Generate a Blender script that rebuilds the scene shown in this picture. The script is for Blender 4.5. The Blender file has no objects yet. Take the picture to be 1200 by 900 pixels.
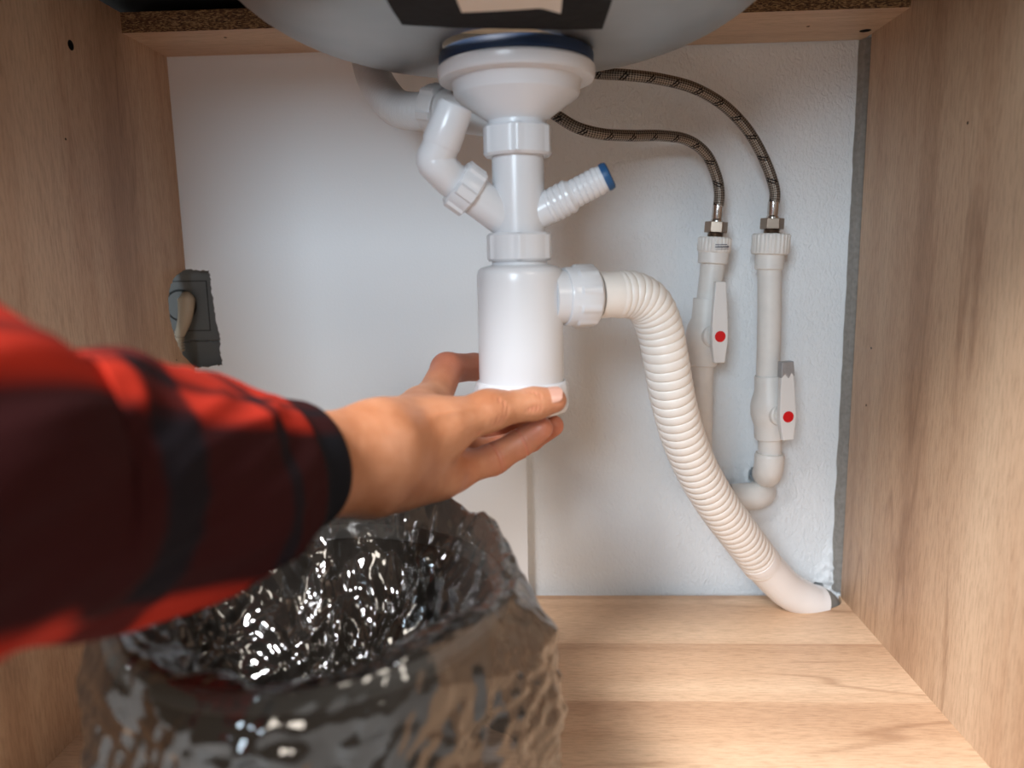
import bpy, bmesh, math, random
import numpy as np
from mathutils import Vector, Matrix, noise

random.seed(7)
PI = math.pi
scene = bpy.context.scene
C = scene.collection

# ------------------------------------------------------------------ camera
F = 885.0                                   # focal length in pixels of a 1200 x 900 frame
H = 0.402                                   # camera height above the cabinet floor
_Y = Vector((37, 147, -F)).normalized()     # into the cabinet, seen in camera axes
_Z = -Vector((102, -5325, -F)); _Z = (_Z - _Z.dot(_Y) * _Y).normalized()
_X = _Y.cross(_Z)
cam_data = bpy.data.cameras.new('camera')
cam_data.sensor_width = 36.0
cam_data.lens = F / 1200 * 36.0
cam_data.clip_start = 0.01
cam_data.dof.use_dof = True
cam_data.dof.focus_distance = 0.72
cam_data.dof.aperture_fstop = 3.4
cam = bpy.data.objects.new('camera', cam_data)
cam.matrix_world = Matrix.Translation((0, 0, H)) @ Matrix((_X, _Y, _Z)).to_4x4()
C.objects.link(cam)
scene.camera = cam


def P(px, py, y):
    """the point at depth y (metres into the cabinet) seen at photo pixel px, py"""
    v = Vector((px - 600, 450 - py, -F))
    d = Vector((v.dot(_X), v.dot(_Y), v.dot(_Z)))
    d *= y / d.y
    return d + Vector((0, 0, H))


# ------------------------------------------------------------------ light
world = bpy.data.worlds.new('room_light'); scene.world = world
world.use_nodes = True
world.node_tree.nodes['Background'].inputs[0].default_value = (1.0, 0.74, 0.52, 1)
world.node_tree.nodes['Background'].inputs[1].default_value = 0.12


def area(name, loc, target, sx, sy, power, col):
    l = bpy.data.lights.new(name, 'AREA'); l.shape = 'RECTANGLE'; l.size = sx; l.size_y = sy
    l.energy = power; l.color = col
    o = bpy.data.objects.new(name, l); C.objects.link(o)
    o.location = loc
    o.rotation_euler = (Vector(target) - Vector(loc)).to_track_quat('-Z', 'Y').to_euler()
    return o


area('window_daylight', (-0.58, -1.47, 0.97), (0.0, 0.7, 0.32), 0.58, 0.58, 30, (0.72, 0.87, 1.0))
area('side_window_daylight', (-0.85, -0.72, 1.80), (0.1, 0.6, 0.1), 0.6, 0.6, 100, (0.98, 0.98, 1.0))
area('right_fill_light', (1.0, -1.0, 1.40), (0.0, 0.6, 0.2), 0.6, 0.6, 11, (1.0, 0.90, 0.78))  # unseen fill from the right, added for bag glints and a warmer left panel
scene.view_settings.view_transform = 'Standard'
scene.view_settings.look = 'None'
scene.view_settings.gamma = 1
scene.view_settings.use_curve_mapping = False
scene.view_settings.exposure = 0.0


# ------------------------------------------------------------------ materials
def new_mat(name):
    m = bpy.data.materials.new(name); m.use_nodes = True
    nt = m.node_tree
    return m, nt, nt.nodes['Principled BSDF']


def N(nt, kind, **kw):
    n = nt.nodes.new(kind)
    for k, v in kw.items():
        if k in n.inputs: n.inputs[k].default_value = v
        else: setattr(n, k, v)
    return n


def ramp(nt, stops, src=None):
    r = nt.nodes.new('ShaderNodeValToRGB')
    e = r.color_ramp.elements
    while len(e) < len(stops): e.new(0.5)
    for el, (p, c) in zip(e, stops):
        el.position = p; el.color = (*c, 1) if len(c) == 3 else c
    if src is not None: nt.links.new(src, r.inputs[0])
    return r


def plain(name, col, rough=0.4, metal=0.0, bump=0.0, bscale=60, spec=0.5, vary=0.0, coat=0.0):
    m, nt, b = new_mat(name)
    b.inputs['Base Color'].default_value = (*col, 1)
    b.inputs['Roughness'].default_value = rough
    b.inputs['Metallic'].default_value = metal
    b.inputs['Specular IOR Level'].default_value = spec
    b.inputs['Coat Weight'].default_value = coat
    tc = N(nt, 'ShaderNodeTexCoord')
    nz = N(nt, 'ShaderNodeTexNoise', Scale=bscale, Detail=4.0)
    nt.links.new(tc.outputs['Object'], nz.inputs['Vector'])
    if bump:
        bp = N(nt, 'ShaderNodeBump', Strength=bump, Distance=0.002)
        nt.links.new(nz.outputs['Fac'], bp.inputs['Height'])
        nt.links.new(bp.outputs[0], b.inputs['Normal'])
    if vary:
        lo = tuple(c * (1 - vary) for c in col); hi = tuple(min(1, c * (1 + vary)) for c in col)
        r = ramp(nt, [(0.3, lo), (0.7, hi)], nz.outputs['Fac'])
        nt.links.new(r.outputs[0], b.inputs['Base Color'])
    return m


def wood(name, axis, staves=0.0, dark=1.0, off=0.0):
    """oak print: grain runs along axis; staves = width of the printed staves"""
    m, nt, b = new_mat(name)
    L = nt.links.new
    tc = N(nt, 'ShaderNodeTexCoord')
    sc = {'X': (1.2, 22, 22), 'Y': (22, 1.2, 22), 'Z': (22, 22, 1.2)}[axis]
    mp = N(nt, 'ShaderNodeMapping'); mp.inputs['Scale'].default_value = sc
    mp.inputs['Location'].default_value = (off, off * 1.7, off * 0.6)
    L(tc.outputs['Object'], mp.inputs['Vector'])
    vec = mp.outputs[0]
    # slow warp of the grain
    wn = N(nt, 'ShaderNodeTexNoise', Scale=0.35, Detail=2.0)
    L(vec, wn.inputs['Vector'])
    wv = N(nt, 'ShaderNodeVectorMath', operation='SCALE'); wv.inputs['Scale'].default_value = 2.2
    L(wn.outputs['Color'], wv.inputs[0])
    add = N(nt, 'ShaderNodeVectorMath', operation='ADD'); L(vec, add.inputs[0]); L(wv.outputs[0], add.inputs[1])
    n1 = N(nt, 'ShaderNodeTexNoise', Scale=0.55, Detail=6.0, Roughness=0.55)
    L(add.outputs[0], n1.inputs['Vector'])
    n2 = N(nt, 'ShaderNodeTexNoise', Scale=9.0, Detail=5.0, Roughness=0.7)
    mp2 = N(nt, 'ShaderNodeMapping'); mp2.inputs['Scale'].default_value = {'X': (6, 70, 70), 'Y': (70, 6, 70), 'Z': (70, 70, 6)}[axis]
    L(tc.outputs['Object'], mp2.inputs['Vector']); L(mp2.outputs[0], n2.inputs['Vector'])
    k = dark
    r1 = ramp(nt, [(0.30, (0.36 * k, 0.208 * k, 0.122 * k)), (0.47, (0.51 * k, 0.330 * k, 0.208 * k)), (0.68, (0.62 * k, 0.44 * k, 0.295 * k))], n1.outputs['Fac'])
    r2 = ramp(nt, [(0.36, (0.66, 0.62, 0.58)), (0.55, (1, 1, 1))], n2.outputs['Fac'])
    mx = N(nt, 'ShaderNodeMix', data_type='RGBA', blend_type='MULTIPLY'); mx.inputs[0].default_value = 0.75
    L(r1.outputs[0], mx.inputs[6]); L(r2.outputs[0], mx.inputs[7])
    n3 = N(nt, 'ShaderNodeTexNoise', Scale=0.45, Detail=3.0); 
    mp3 = N(nt, 'ShaderNodeMapping'); mp3.inputs['Scale'].default_value = {'X': (2.0, 16, 16), 'Y': (16, 2.0, 16), 'Z': (16, 16, 2.0)}[axis]
    mp3.inputs['Location'].default_value = (off + 2.3, 1.1, 0.4)
    L(tc.outputs['Object'], mp3.inputs['Vector']); L(mp3.outputs[0], n3.inputs['Vector'])
    r5 = ramp(nt, [(0.490, (1, 1, 1)), (0.4995, (0.86, 0.82, 0.79)), (0.501, (0.66, 0.59, 0.55)), (0.512, (1, 1, 1))], n3.outputs['Fac'])
    n4 = N(nt, 'ShaderNodeTexNoise', Scale=5.0, Detail=1.0); L(tc.outputs['Object'], n4.inputs['Vector'])
    r6 = ramp(nt, [(0.50, (0, 0, 0)), (0.62, (1, 1, 1))], n4.outputs['Fac'])
    mx5 = N(nt, 'ShaderNodeMix', data_type='RGBA', blend_type='MULTIPLY'); L(r6.outputs[0], mx5.inputs[0])
    L(mx.outputs[2], mx5.inputs[6]); L(r5.outputs[0], mx5.inputs[7])
    col = mx5.outputs[2]
    if staves:
        sp = N(nt, 'ShaderNodeSeparateXYZ'); L(tc.outputs['Object'], sp.inputs[0])
        dv = N(nt, 'ShaderNodeMath', operation='DIVIDE'); L(sp.outputs['Y'], dv.inputs[0]); dv.inputs[1].default_value = staves
        ad = N(nt, 'ShaderNodeMath', operation='ADD'); L(dv.outputs[0], ad.inputs[0]); ad.inputs[1].default_value = 0.905
        fl = N(nt, 'ShaderNodeMath', operation='FLOOR'); L(ad.outputs[0], fl.inputs[0])
        wn2 = N(nt, 'ShaderNodeTexWhiteNoise', noise_dimensions='1D'); L(fl.outputs[0], wn2.inputs['W'])
        r3 = ramp(nt, [(0.0, (0.91, 0.88, 0.85)), (1.0, (1.05, 1.05, 1.04))], wn2.outputs['Value'])
        m3 = N(nt, 'ShaderNodeMix', data_type='RGBA', blend_type='MULTIPLY'); m3.inputs[0].default_value = 1
        L(col, m3.inputs[6]); L(r3.outputs[0], m3.inputs[7]); col = m3.outputs[2]
        # each stave has its own grain
        ofs = N(nt, 'ShaderNodeVectorMath', operation='SCALE'); ofs.inputs['Scale'].default_value = 9.0
        L(wn2.outputs['Color'], ofs.inputs[0])
        a2 = N(nt, 'ShaderNodeVectorMath', operation='ADD'); L(vec, a2.inputs[0]); L(ofs.outputs[0], a2.inputs[1])
        L(a2.outputs[0], wn.inputs['Vector']); L(a2.outputs[0], add.inputs[0])
    L(col, b.inputs['Base Color'])
    b.inputs['Roughness'].default_value = 0.42
    bp = N(nt, 'ShaderNodeBump', Strength=0.12, Distance=0.0006)
    L(n2.outputs['Fac'], bp.inputs['Height']); L(bp.outputs[0], b.inputs['Normal'])
    return m


def mat_chipboard():
    m, nt, b = new_mat('raw_chipboard_edge'); L = nt.links.new
    tc = N(nt, 'ShaderNodeTexCoord')
    mp = N(nt, 'ShaderNodeMapping'); mp.inputs['Scale'].default_value = (1, 1, 3)
    L(tc.outputs['Object'], mp.inputs['Vector'])
    v = N(nt, 'ShaderNodeTexVoronoi', Scale=430.0, Randomness=1.0); L(mp.outputs[0], v.inputs['Vector'])
    sp = N(nt, 'ShaderNodeSeparateColor'); L(v.outputs['Color'], sp.inputs[0])
    r = ramp(nt, [(0.0, (0.05, 0.022, 0.010)), (0.5, (0.17, 0.085, 0.034)), (1.0, (0.42, 0.25, 0.11))], sp.outputs[0])
    L(r.outputs[0], b.inputs['Base Color']); b.inputs['Roughness'].default_value = 0.8
    bp = N(nt, 'ShaderNodeBump', Strength=0.6, Distance=0.001); L(sp.outputs[1], bp.inputs['Height']); L(bp.outputs[0], b.inputs['Normal'])
    return m


def mat_wall():
    m, nt, b = new_mat('white_textured_wallpaper'); L = nt.links.new
    tc = N(nt, 'ShaderNodeTexCoord')
    n1 = N(nt, 'ShaderNodeTexNoise', Scale=260.0, Detail=3.0, Distortion=1.2)
    mp = N(nt, 'ShaderNodeMapping'); mp.inputs['Scale'].default_value = (1, 1, 0.55); mp.inputs['Rotation'].default_value = (0, 0.6, 0)
    L(tc.outputs['Object'], mp.inputs['Vector']); L(mp.outputs[0], n1.inputs['Vector'])
    n2 = N(nt, 'ShaderNodeTexNoise', Scale=5.0, Detail=4.0); L(tc.outputs['Object'], n2.inputs['Vector'])
    r = ramp(nt, [(0.3, (0.79, 0.825, 0.845)), (0.7, (0.86, 0.885, 0.90))], n2.outputs['Fac'])
    L(r.outputs[0], b.inputs['Base Color']); b.inputs['Roughness'].default_value = 0.75
    bp = N(nt, 'ShaderNodeBump', Strength=0.95, Distance=0.0018); L(n1.outputs['Fac'], bp.inputs['Height']); L(bp.outputs[0], b.inputs['Normal'])
    return m


def mat_steel():
    m, nt, b = new_mat('satin_stainless_steel'); L = nt.links.new
    tc = N(nt, 'ShaderNodeTexCoord')
    n = N(nt, 'ShaderNodeTexNoise', Scale=9.0, Detail=5.0); L(tc.outputs['Object'], n.inputs['Vector'])
    r = ramp(nt, [(0.3, (0.30, 0.30, 0.29)), (0.7, (0.46, 0.46, 0.45))], n.outputs['Fac'])
    L(r.outputs[0], b.inputs['Base Color'])
    r2 = ramp(nt, [(0.3, (0.34,) * 3), (0.7, (0.46,) * 3)], n.outputs['Fac']); L(r2.outputs[0], b.inputs['Roughness'])
    b.inputs['Metallic'].default_value = 0.9
    return m


def mat_braid():
    """woven steel sleeve; UV x = metres along, y = turns around"""
    m, nt, b = new_mat('braided_steel_sleeve'); L = nt.links.new
    uv = N(nt, 'ShaderNodeUVMap')
    sp = N(nt, 'ShaderNodeSeparateXYZ'); L(uv.outputs[0], sp.inputs[0])

    def wave(ku, kv):
        a = N(nt, 'ShaderNodeMath', operation='MULTIPLY'); L(sp.outputs[0], a.inputs[0]); a.inputs[1].default_value = ku
        c = N(nt, 'ShaderNodeMath', operation='MULTIPLY_ADD'); L(sp.outputs[1], c.inputs[0]); c.inputs[1].default_value = kv; L(a.outputs[0], c.inputs[2])
        s = N(nt, 'ShaderNodeMath', operation='SINE'); L(c.outputs[0], s.inputs[0])
        return s, c
    w1, c1 = wave(1250, 2 * PI * 8); w2, c2 = wave(1250, -2 * PI * 8)
    mu = N(nt, 'ShaderNodeMath', operation='MULTIPLY'); L(w1.outputs[0], mu.inputs[0]); L(w2.outputs[0], mu.inputs[1])
    r = ramp(nt, [(0.15, (0.035, 0.026, 0.020)), (0.75, (0.36, 0.31, 0.26))])
    mm = N(nt, 'ShaderNodeMath', operation='MULTIPLY_ADD'); L(mu.outputs[0], mm.inputs[0]); mm.inputs[1].default_value = 0.5; mm.inputs[2].default_value = 0.5
    L(mm.outputs[0], r.inputs[0])
    # dark marker threads, in pairs, crossing the sleeve on a spiral
    a = N(nt, 'ShaderNodeMath', operation='MULTIPLY'); L(sp.outputs[0], a.inputs[0]); a.inputs[1].default_value = 1 / 0.026
    d = N(nt, 'ShaderNodeMath', operation='ADD'); L(a.outputs[0], d.inputs[0]); L(sp.outputs[1], d.inputs[1])
    fr = N(nt, 'ShaderNodeMath', operation='FRACT'); L(d.outputs[0], fr.inputs[0])
    rr = ramp(nt, [(0.0, (1,) * 3), (0.07, (0,) * 3), (0.13, (1,) * 3), (0.20, (0,) * 3)], fr.outputs[0]); rr.color_ramp.interpolation = 'CONSTANT'
    g = N(nt, 'ShaderNodeMath', operation='SUBTRACT'); L(a.outputs[0], g.inputs[0]); L(sp.outputs[1], g.inputs[1])
    gf = N(nt, 'ShaderNodeMath', operation='FRACT'); L(g.outputs[0], gf.inputs[0])
    gs = N(nt, 'ShaderNodeMath', operation='LESS_THAN'); L(gf.outputs[0], gs.inputs[0]); gs.inputs[1].default_value = 0.55
    fm = N(nt, 'ShaderNodeMath', operation='MULTIPLY'); L(rr.outputs[0], fm.inputs[0]); L(gs.outputs[0], fm.inputs[1])
    mx = N(nt, 'ShaderNodeMix', data_type='RGBA'); L(fm.outputs[0], mx.inputs[0]); L(r.outputs[0], mx.inputs[6]); mx.inputs[7].default_value = (0.012, 0.010, 0.010, 1)
    L(mx.outputs[2], b.inputs['Base Color'])
    b.inputs['Metallic'].default_value = 0.75; b.inputs['Roughness'].default_value = 0.36
    bp = N(nt, 'ShaderNodeBump', Strength=0.7, Distance=0.0006); L(mm.outputs[0], bp.inputs['Height']); L(bp.outputs[0], b.inputs['Normal'])
    return m


def mat_plaid():
    """buffalo plaid flannel; UV in metres: x along the arm, y around it"""
    m, nt, b = new_mat('red_black_plaid_flannel'); L = nt.links.new
    uv = N(nt, 'ShaderNodeUVMap')
    sp = N(nt, 'ShaderNodeSeparateXYZ'); L(uv.outputs[0], sp.inputs[0])

    def stripe(out, period, shift, stops):
        a = N(nt, 'ShaderNodeMath', operation='MULTIPLY_ADD'); L(out, a.inputs[0]); a.inputs[1].default_value = 1 / period; a.inputs[2].default_value = shift
        f = N(nt, 'ShaderNodeMath', operation='FRACT'); L(a.outputs[0], f.inputs[0])
        return ramp(nt, stops, f.outputs[0])
    su = stripe(sp.outputs[0], 0.27, 0.0, [(0.0, (0.0,) * 3), (0.085, (0.0,) * 3), (0.10, (1,) * 3), (0.215, (1,) * 3), (0.225, (0.2,) * 3), (0.265, (0.2,) * 3), (0.275, (1,) * 3), (0.44, (1,) * 3), (0.46, (0.12,) * 3), (0.56, (0.12,) * 3), (0.58, (1,) * 3), (0.86, (1,) * 3), (0.88, (0.0,) * 3), (0.97, (0.0,) * 3), (0.99, (0.0,) * 3)])
    sv = stripe(sp.outputs[1], 0.1875, 0.0, [(0.0, (1,) * 3), (0.22, (1,) * 3), (0.27, (0.0,) * 3), (0.68, (0.0,) * 3), (0.73, (1,) * 3), (0.80, (1,) * 3), (0.82, (0.3,) * 3), (0.845, (0.3,) * 3), (0.865, (1,) * 3)])
    ad = N(nt, 'ShaderNodeMath', operation='ADD'); L(su.outputs[0], ad.inputs[0]); L(sv.outputs[0], ad.inputs[1])
    hf = N(nt, 'ShaderNodeMath', operation='MULTIPLY'); L(ad.outputs[0], hf.inputs[0]); hf.inputs[1].default_value = 0.5
    r = ramp(nt, [(0.0, (0.008, 0.009, 0.013)), (0.5, (0.032, 0.0055, 0.006)), (1.0, (0.42, 0.026, 0.012))], hf.outputs[0])
    nz = N(nt, 'ShaderNodeTexNoise', Scale=1500.0, Detail=2.0); tc = N(nt, 'ShaderNodeTexCoord'); L(tc.outputs['Object'], nz.inputs['Vector'])
    L(r.outputs[0], b.inputs['Base Color']); b.inputs['Roughness'].default_value = 0.95
    b.inputs['Sheen Weight'].default_value = 0.0; b.inputs['Sheen Roughness'].default_value = 0.5
    b.inputs['Specular IOR Level'].default_value = 0.15
    bp = N(nt, 'ShaderNodeBump', Strength=0.3, Distance=0.0006); L(nz.outputs['Fac'], bp.inputs['Height']); L(bp.outputs[0], b.inputs['Normal'])
    return m


def mat_skin():
    m, nt, b = new_mat('tanned_skin'); L = nt.links.new
    tc = N(nt, 'ShaderNodeTexCoord')
    n1 = N(nt, 'ShaderNodeTexNoise', Scale=38.0, Detail=3.0); L(tc.outputs['Object'], n1.inputs['Vector'])
    r = ramp(nt, [(0.3, (0.40, 0.155, 0.070)), (0.55, (0.49, 0.215, 0.110)), (0.75, (0.55, 0.262, 0.150))], n1.outputs['Fac'])
    at = N(nt, 'ShaderNodeAttribute'); at.attribute_name = 'blush'
    mx = N(nt, 'ShaderNodeMix', data_type='RGBA'); L(at.outputs['Fac'], mx.inputs[0]); L(r.outputs[0], mx.inputs[6]); mx.inputs[7].default_value = (0.55, 0.17, 0.11, 1)
    L(mx.outputs[2], b.inputs['Base Color'])
    b.inputs['Roughness'].default_value = 0.46
    b.inputs['Subsurface Weight'].default_value = 0.12
    b.inputs['Subsurface Radius'].default_value = (0.010, 0.004, 0.002)
    b.inputs['Subsurface Scale'].default_value = 0.5
    v = N(nt, 'ShaderNodeTexVoronoi', Scale=700.0); L(tc.outputs['Object'], v.inputs['Vector'])
    n2 = N(nt, 'ShaderNodeTexNoise', Scale=170.0, Detail=3.0); L(tc.outputs['Object'], n2.inputs['Vector'])
    s = N(nt, 'ShaderNodeMath', operation='MULTIPLY_ADD'); L(v.outputs['Distance'], s.inputs[0]); s.inputs[1].default_value = 0.3; L(n2.outputs['Fac'], s.inputs[2])
    bp = N(nt, 'ShaderNodeBump', Strength=0.28, Distance=0.0012); L(s.outputs[0], bp.inputs['Height']); L(bp.outputs[0], b.inputs['Normal'])
    return m


def mat_film():
    """thin smoky plastic film: part see-through, part black, glossy on top"""
    m, nt, b = new_mat('smoky_plastic_film'); L = nt.links.new
    nt.nodes.remove(b)
    out = nt.nodes['Material Output']
    tr = N(nt, 'ShaderNodeBsdfTransparent'); tr.inputs[0].default_value = (0.80, 0.775, 0.745, 1)
    df = N(nt, 'ShaderNodeBsdfDiffuse'); df.inputs[0].default_value = (0.014, 0.013, 0.012, 1)
    gl = N(nt, 'ShaderNodeBsdfGlossy'); gl.inputs['Roughness'].default_value = 0.075; gl.inputs[0].default_value = (0.95, 0.95, 0.95, 1)
    fw = N(nt, 'ShaderNodeLayerWeight'); fw.inputs['Blend'].default_value = 0.5
    pw = N(nt, 'ShaderNodeMath', operation='POWER'); L(fw.outputs['Facing'], pw.inputs[0]); pw.inputs[1].default_value = 4.0
    lw = N(nt, 'ShaderNodeMath', operation='MULTIPLY_ADD'); L(pw.outputs[0], lw.inputs[0]); lw.inputs[1].default_value = 0.75; lw.inputs[2].default_value = 0.12
    m1 = N(nt, 'ShaderNodeMixShader'); m1.inputs[0].default_value = 0.68
    L(tr.outputs[0], m1.inputs[1]); L(df.outputs[0], m1.inputs[2])
    m2 = N(nt, 'ShaderNodeMixShader'); L(lw.outputs[0], m2.inputs[0]); L(m1.outputs[0], m2.inputs[1]); L(gl.outputs[0], m2.inputs[2])
    L(m2.outputs[0], out.inputs[0])
    tc = N(nt, 'ShaderNodeTexCoord')
    nz = N(nt, 'ShaderNodeTexNoise', noise_type='RIDGED_MULTIFRACTAL', Scale=26.0, Detail=4.0, Distortion=0.6)
    L(tc.outputs['Object'], nz.inputs['Vector'])
    bp = N(nt, 'ShaderNodeBump', Strength=0.42, Distance=0.003); L(nz.outputs['Fac'], bp.inputs['Height'])
    L(bp.outputs[0], gl.inputs['Normal'])
    return m


M = dict(
    wood_side=wood('oak_print_vertical', 'Z'),
    wood_rail=wood('oak_print_rail', 'X', off=3.0),
    wood_floor=wood('oak_print_staves', 'X', staves=0.105, dark=1.20, off=1.0),
    chip=mat_chipboard(), wall=mat_wall(), steel=mat_steel(), braid=mat_braid(), plaid=mat_plaid(), skin=mat_skin(), film=mat_film(),
    board=plain('white_hardboard', (0.83, 0.86, 0.88), 0.55, bump=0.10, bscale=400),
    hardboard_edge=plain('torn_hardboard', (0.20, 0.10, 0.05), 0.9, bump=0.5, bscale=300, vary=0.4),
    white=plain('glossy_white_polypropylene', (0.68, 0.69, 0.71), 0.25, spec=0.5, bump=0.01, bscale=30),
    sleeve_white=plain('bright_white_plastic', (0.88, 0.88, 0.88), 0.3),
    hose=plain('ivory_hose_plastic', (0.80, 0.765, 0.72), 0.34, bump=0.02, bscale=60, vary=0.03),
    grey_hose=plain('pale_grey_hose_plastic', (0.58, 0.58, 0.58), 0.4, bump=0.02),
    ppr=plain('ivory_welded_pipe_plastic', (0.78, 0.755, 0.715), 0.42, bump=0.04, bscale=80, vary=0.03),
    handle=plain('white_lever_plastic', (0.80, 0.79, 0.77), 0.35),
    red=plain('red_dot', (0.70, 0.006, 0.012), 0.3),
    ink=plain('smudged_blue_black_ink', (0.05, 0.05, 0.09), 0.6, bump=0.1),
    tape=plain('silver_tape', (0.42, 0.43, 0.45), 0.4, 0.5, bump=0.5, bscale=200),
    blue_rubber=plain('dark_blue_rubber', (0.006, 0.026, 0.075), 0.5),
    blue_cap=plain('blue_plastic_cap', (0.008, 0.075, 0.20), 0.45),
    brass=plain('nickel_plated_brass', (0.36, 0.28, 0.22), 0.28, 0.95, bump=0.03),
    ferrule=plain('polished_ferrule', (0.66, 0.63, 0.60), 0.2, 1.0),
    pad=plain('black_bitumen_pad', (0.010, 0.0085, 0.0075), 0.75, bump=0.3, bscale=150, spec=0.2),
    paper=plain('cream_paper', (0.72, 0.66, 0.58), 0.8, bump=0.1),
    print_ink=plain('faint_print', (0.40, 0.36, 0.31), 0.8),
    worktop_shade=plain('worktop_shade_black', (0.014, 0.012, 0.011), 0.8, bump=0.1),  # near-black colour stands in for the shade under the worktop
    socket=plain('grey_socket_plastic', (0.13, 0.135, 0.13), 0.45, bump=0.05),
    socket_dark=plain('dark_socket_gap', (0.015, 0.015, 0.015), 0.6),
    plug=plain('beige_plug_rubber', (0.50, 0.43, 0.33), 0.6),
    bin=plain('taupe_bin_plastic', (0.15, 0.125, 0.105), 0.4, bump=0.05),
    bin_rim=plain('pale_bin_rim', (0.40, 0.40, 0.39), 0.35),
    nail=plain('fingernail', (0.56, 0.31, 0.235), 0.3),
    plaster=plain('rough_plaster', (0.66, 0.65, 0.62), 0.9, bump=0.8, bscale=120, vary=0.08),
    gap_shade=plain('gap_shade_grey', (0.27, 0.25, 0.225), 0.9, bump=0.6, bscale=200, vary=0.15),
    hole_shade=plain('painted_hole_shade', (0.01, 0.009, 0.008), 0.9),  # shade inside the drilled holes, put into the colour
    collar=plain('grey_rubber_collar', (0.24, 0.25, 0.24), 0.5, bump=0.1),
    tile=plain('grey_floor_tile', (0.32, 0.30, 0.28), 0.5, bump=0.1, bscale=20, vary=0.05),
)


# ------------------------------------------------------------------ builders
def mesh_obj(name, verts, faces, mat, parent=None, smooth=True, angle=35, uvs=None):
    me = bpy.data.meshes.new(name)
    me.from_pydata([tuple(v) for v in verts], [], [tuple(f) for f in faces])
    bm = bmesh.new(); bm.from_mesh(me)
    bmesh.ops.recalc_face_normals(bm, faces=bm.faces)
    bm.to_mesh(me); bm.free()
    return link_mesh(name, me, mat, parent, smooth, angle)


def link_mesh(name, me, mat, parent=None, smooth=True, angle=35):
    mats = mat if isinstance(mat, (list, tuple)) else [mat]
    for m_ in mats: me.materials.append(m_)
    me.polygons.foreach_set('use_smooth', [smooth] * len(me.polygons))
    if smooth and angle: me.set_sharp_from_angle(angle=math.radians(angle))
    me.update()
    o = bpy.data.objects.new(name, me); C.objects.link(o)
    if parent is not None:
        o.parent = parent
        o.matrix_parent_inverse = ROOTINV[parent.name] if parent.name in ROOTINV else Matrix.Identity(4)
    return o


ROOTINV = {}


def thing(name, label, cat, loc, group=None):
    e = bpy.data.objects.new(name, None); C.objects.link(e)
    e.empty_display_size = 0.02
    e.location = loc
    ROOTINV[e.name] = Matrix.Translation(Vector(loc)).inverted()
    return tag(e, label, cat, group)


def tag(o, label=None, cat=None, group=None, kind=None):
    if label: o['label'] = label
    if cat: o['category'] = cat
    if group: o['group'] = group
    if kind: o['kind'] = kind
    return o


def frame(axis, up=None):
    a = Vector(axis).normalized()
    u = Vector(up) if up else (Vector((0, 0, 1)) if abs(a.z) < 0.9 else Vector((0, -1, 0)))
    x = (u - u.dot(a) * a).normalized()
    return x, a.cross(x), a


def lathe(profile, org, axis=(0, 0, 1), seg=64, lugs=None, up=None, mod=None):
    """profile: list of (radius, height along axis); lugs=(count, width_deg, extra, h0, h1)"""
    x, y, a = frame(axis, up); org = Vector(org)
    V, Fc = [], []
    n = len(profile)
    for (r, h) in profile:
        for k in range(seg):
            t = 2 * PI * k / seg
            rr = r
            if lugs and lugs[3] <= h <= lugs[4] and r > 0:
                p = (t * lugs[0] / (2 * PI)) % 1.0
                if p < lugs[1] / 360.0 * lugs[0]: rr += lugs[2]
            if mod: rr = mod(rr, h, t)
            V.append(org + a * h + (x * math.cos(t) + y * math.sin(t)) * rr)
    for i in range(n - 1):
        for k in range(seg):
            k2 = (k + 1) % seg
            Fc.append((i * seg + k, i * seg + k2, (i + 1) * seg + k2, (i + 1) * seg + k))
    if (Vector(profile[0]) - Vector(profile[-1])).length < 1e-7: return V, Fc      # closed ring
    if profile[0][0] > 1e-6: Fc.append(tuple(range(seg))[::-1])
    if profile[-1][0] > 1e-6: Fc.append(tuple((n - 1) * seg + k for k in range(seg)))
    return V, Fc


def merge(*parts):
    V, Fc = [], []
    for v, f in parts:
        o = len(V); V += list(v); Fc += [tuple(i + o for i in q) for q in f]
    return V, Fc


def box(x0, x1, y0, y1, z0, z1):
    v = [Vector((x, y, z)) for x in (x0, x1) for y in (y0, y1) for z in (z0, z1)]
    f = [(0, 1, 3, 2), (4, 6, 7, 5), (0, 4, 5, 1), (2, 3, 7, 6), (0, 2, 6, 4), (1, 5, 7, 3)]
    return v, f


def prism(pts, d):
    """closed polygon of 3D points extruded by the vector d"""
    n = len(pts); d = Vector(d)
    v = [Vector(p) for p in pts] + [Vector(p) + d for p in pts]
    f = [tuple(range(n))[::-1], tuple(range(n, 2 * n))] + [(i, (i + 1) % n, n + (i + 1) % n, n + i) for i in range(n)]
    return v, f


def bevel_obj(o, w, seg=2):
    m = o.modifiers.new('bevel', 'BEVEL'); m.width = w; m.segments = seg; m.limit_method = 'ANGLE'; m.angle_limit = math.radians(40)
    return o


def catmull(pts, n):
    """smooth path through pts: n samples evenly spaced in arc length"""
    p = [np.array(q, float) for q in pts]
    p = [2 * p[0] - p[1]] + p + [2 * p[-1] - p[-2]]
    out = []
    for i in range(1, len(p) - 2):
        for t in np.linspace(0, 1, 40, endpoint=False):
            a, b, c, d = p[i - 1:i + 3]
            out.append(0.5 * ((2 * b) + (-a + c) * t + (2 * a - 5 * b + 4 * c - d) * t * t + (-a + 3 * b - 3 * c + d) * t ** 3))
    out.append(p[-2]); out = np.array(out)
    s = np.concatenate([[0], np.cumsum(np.linalg.norm(np.diff(out[:, :3], axis=0), axis=1))])
    q = np.linspace(0, s[-1], n)
    res = np.stack([np.interp(q, s, out[:, k]) for k in range(out.shape[1])], 1)
    return res, q


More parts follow.
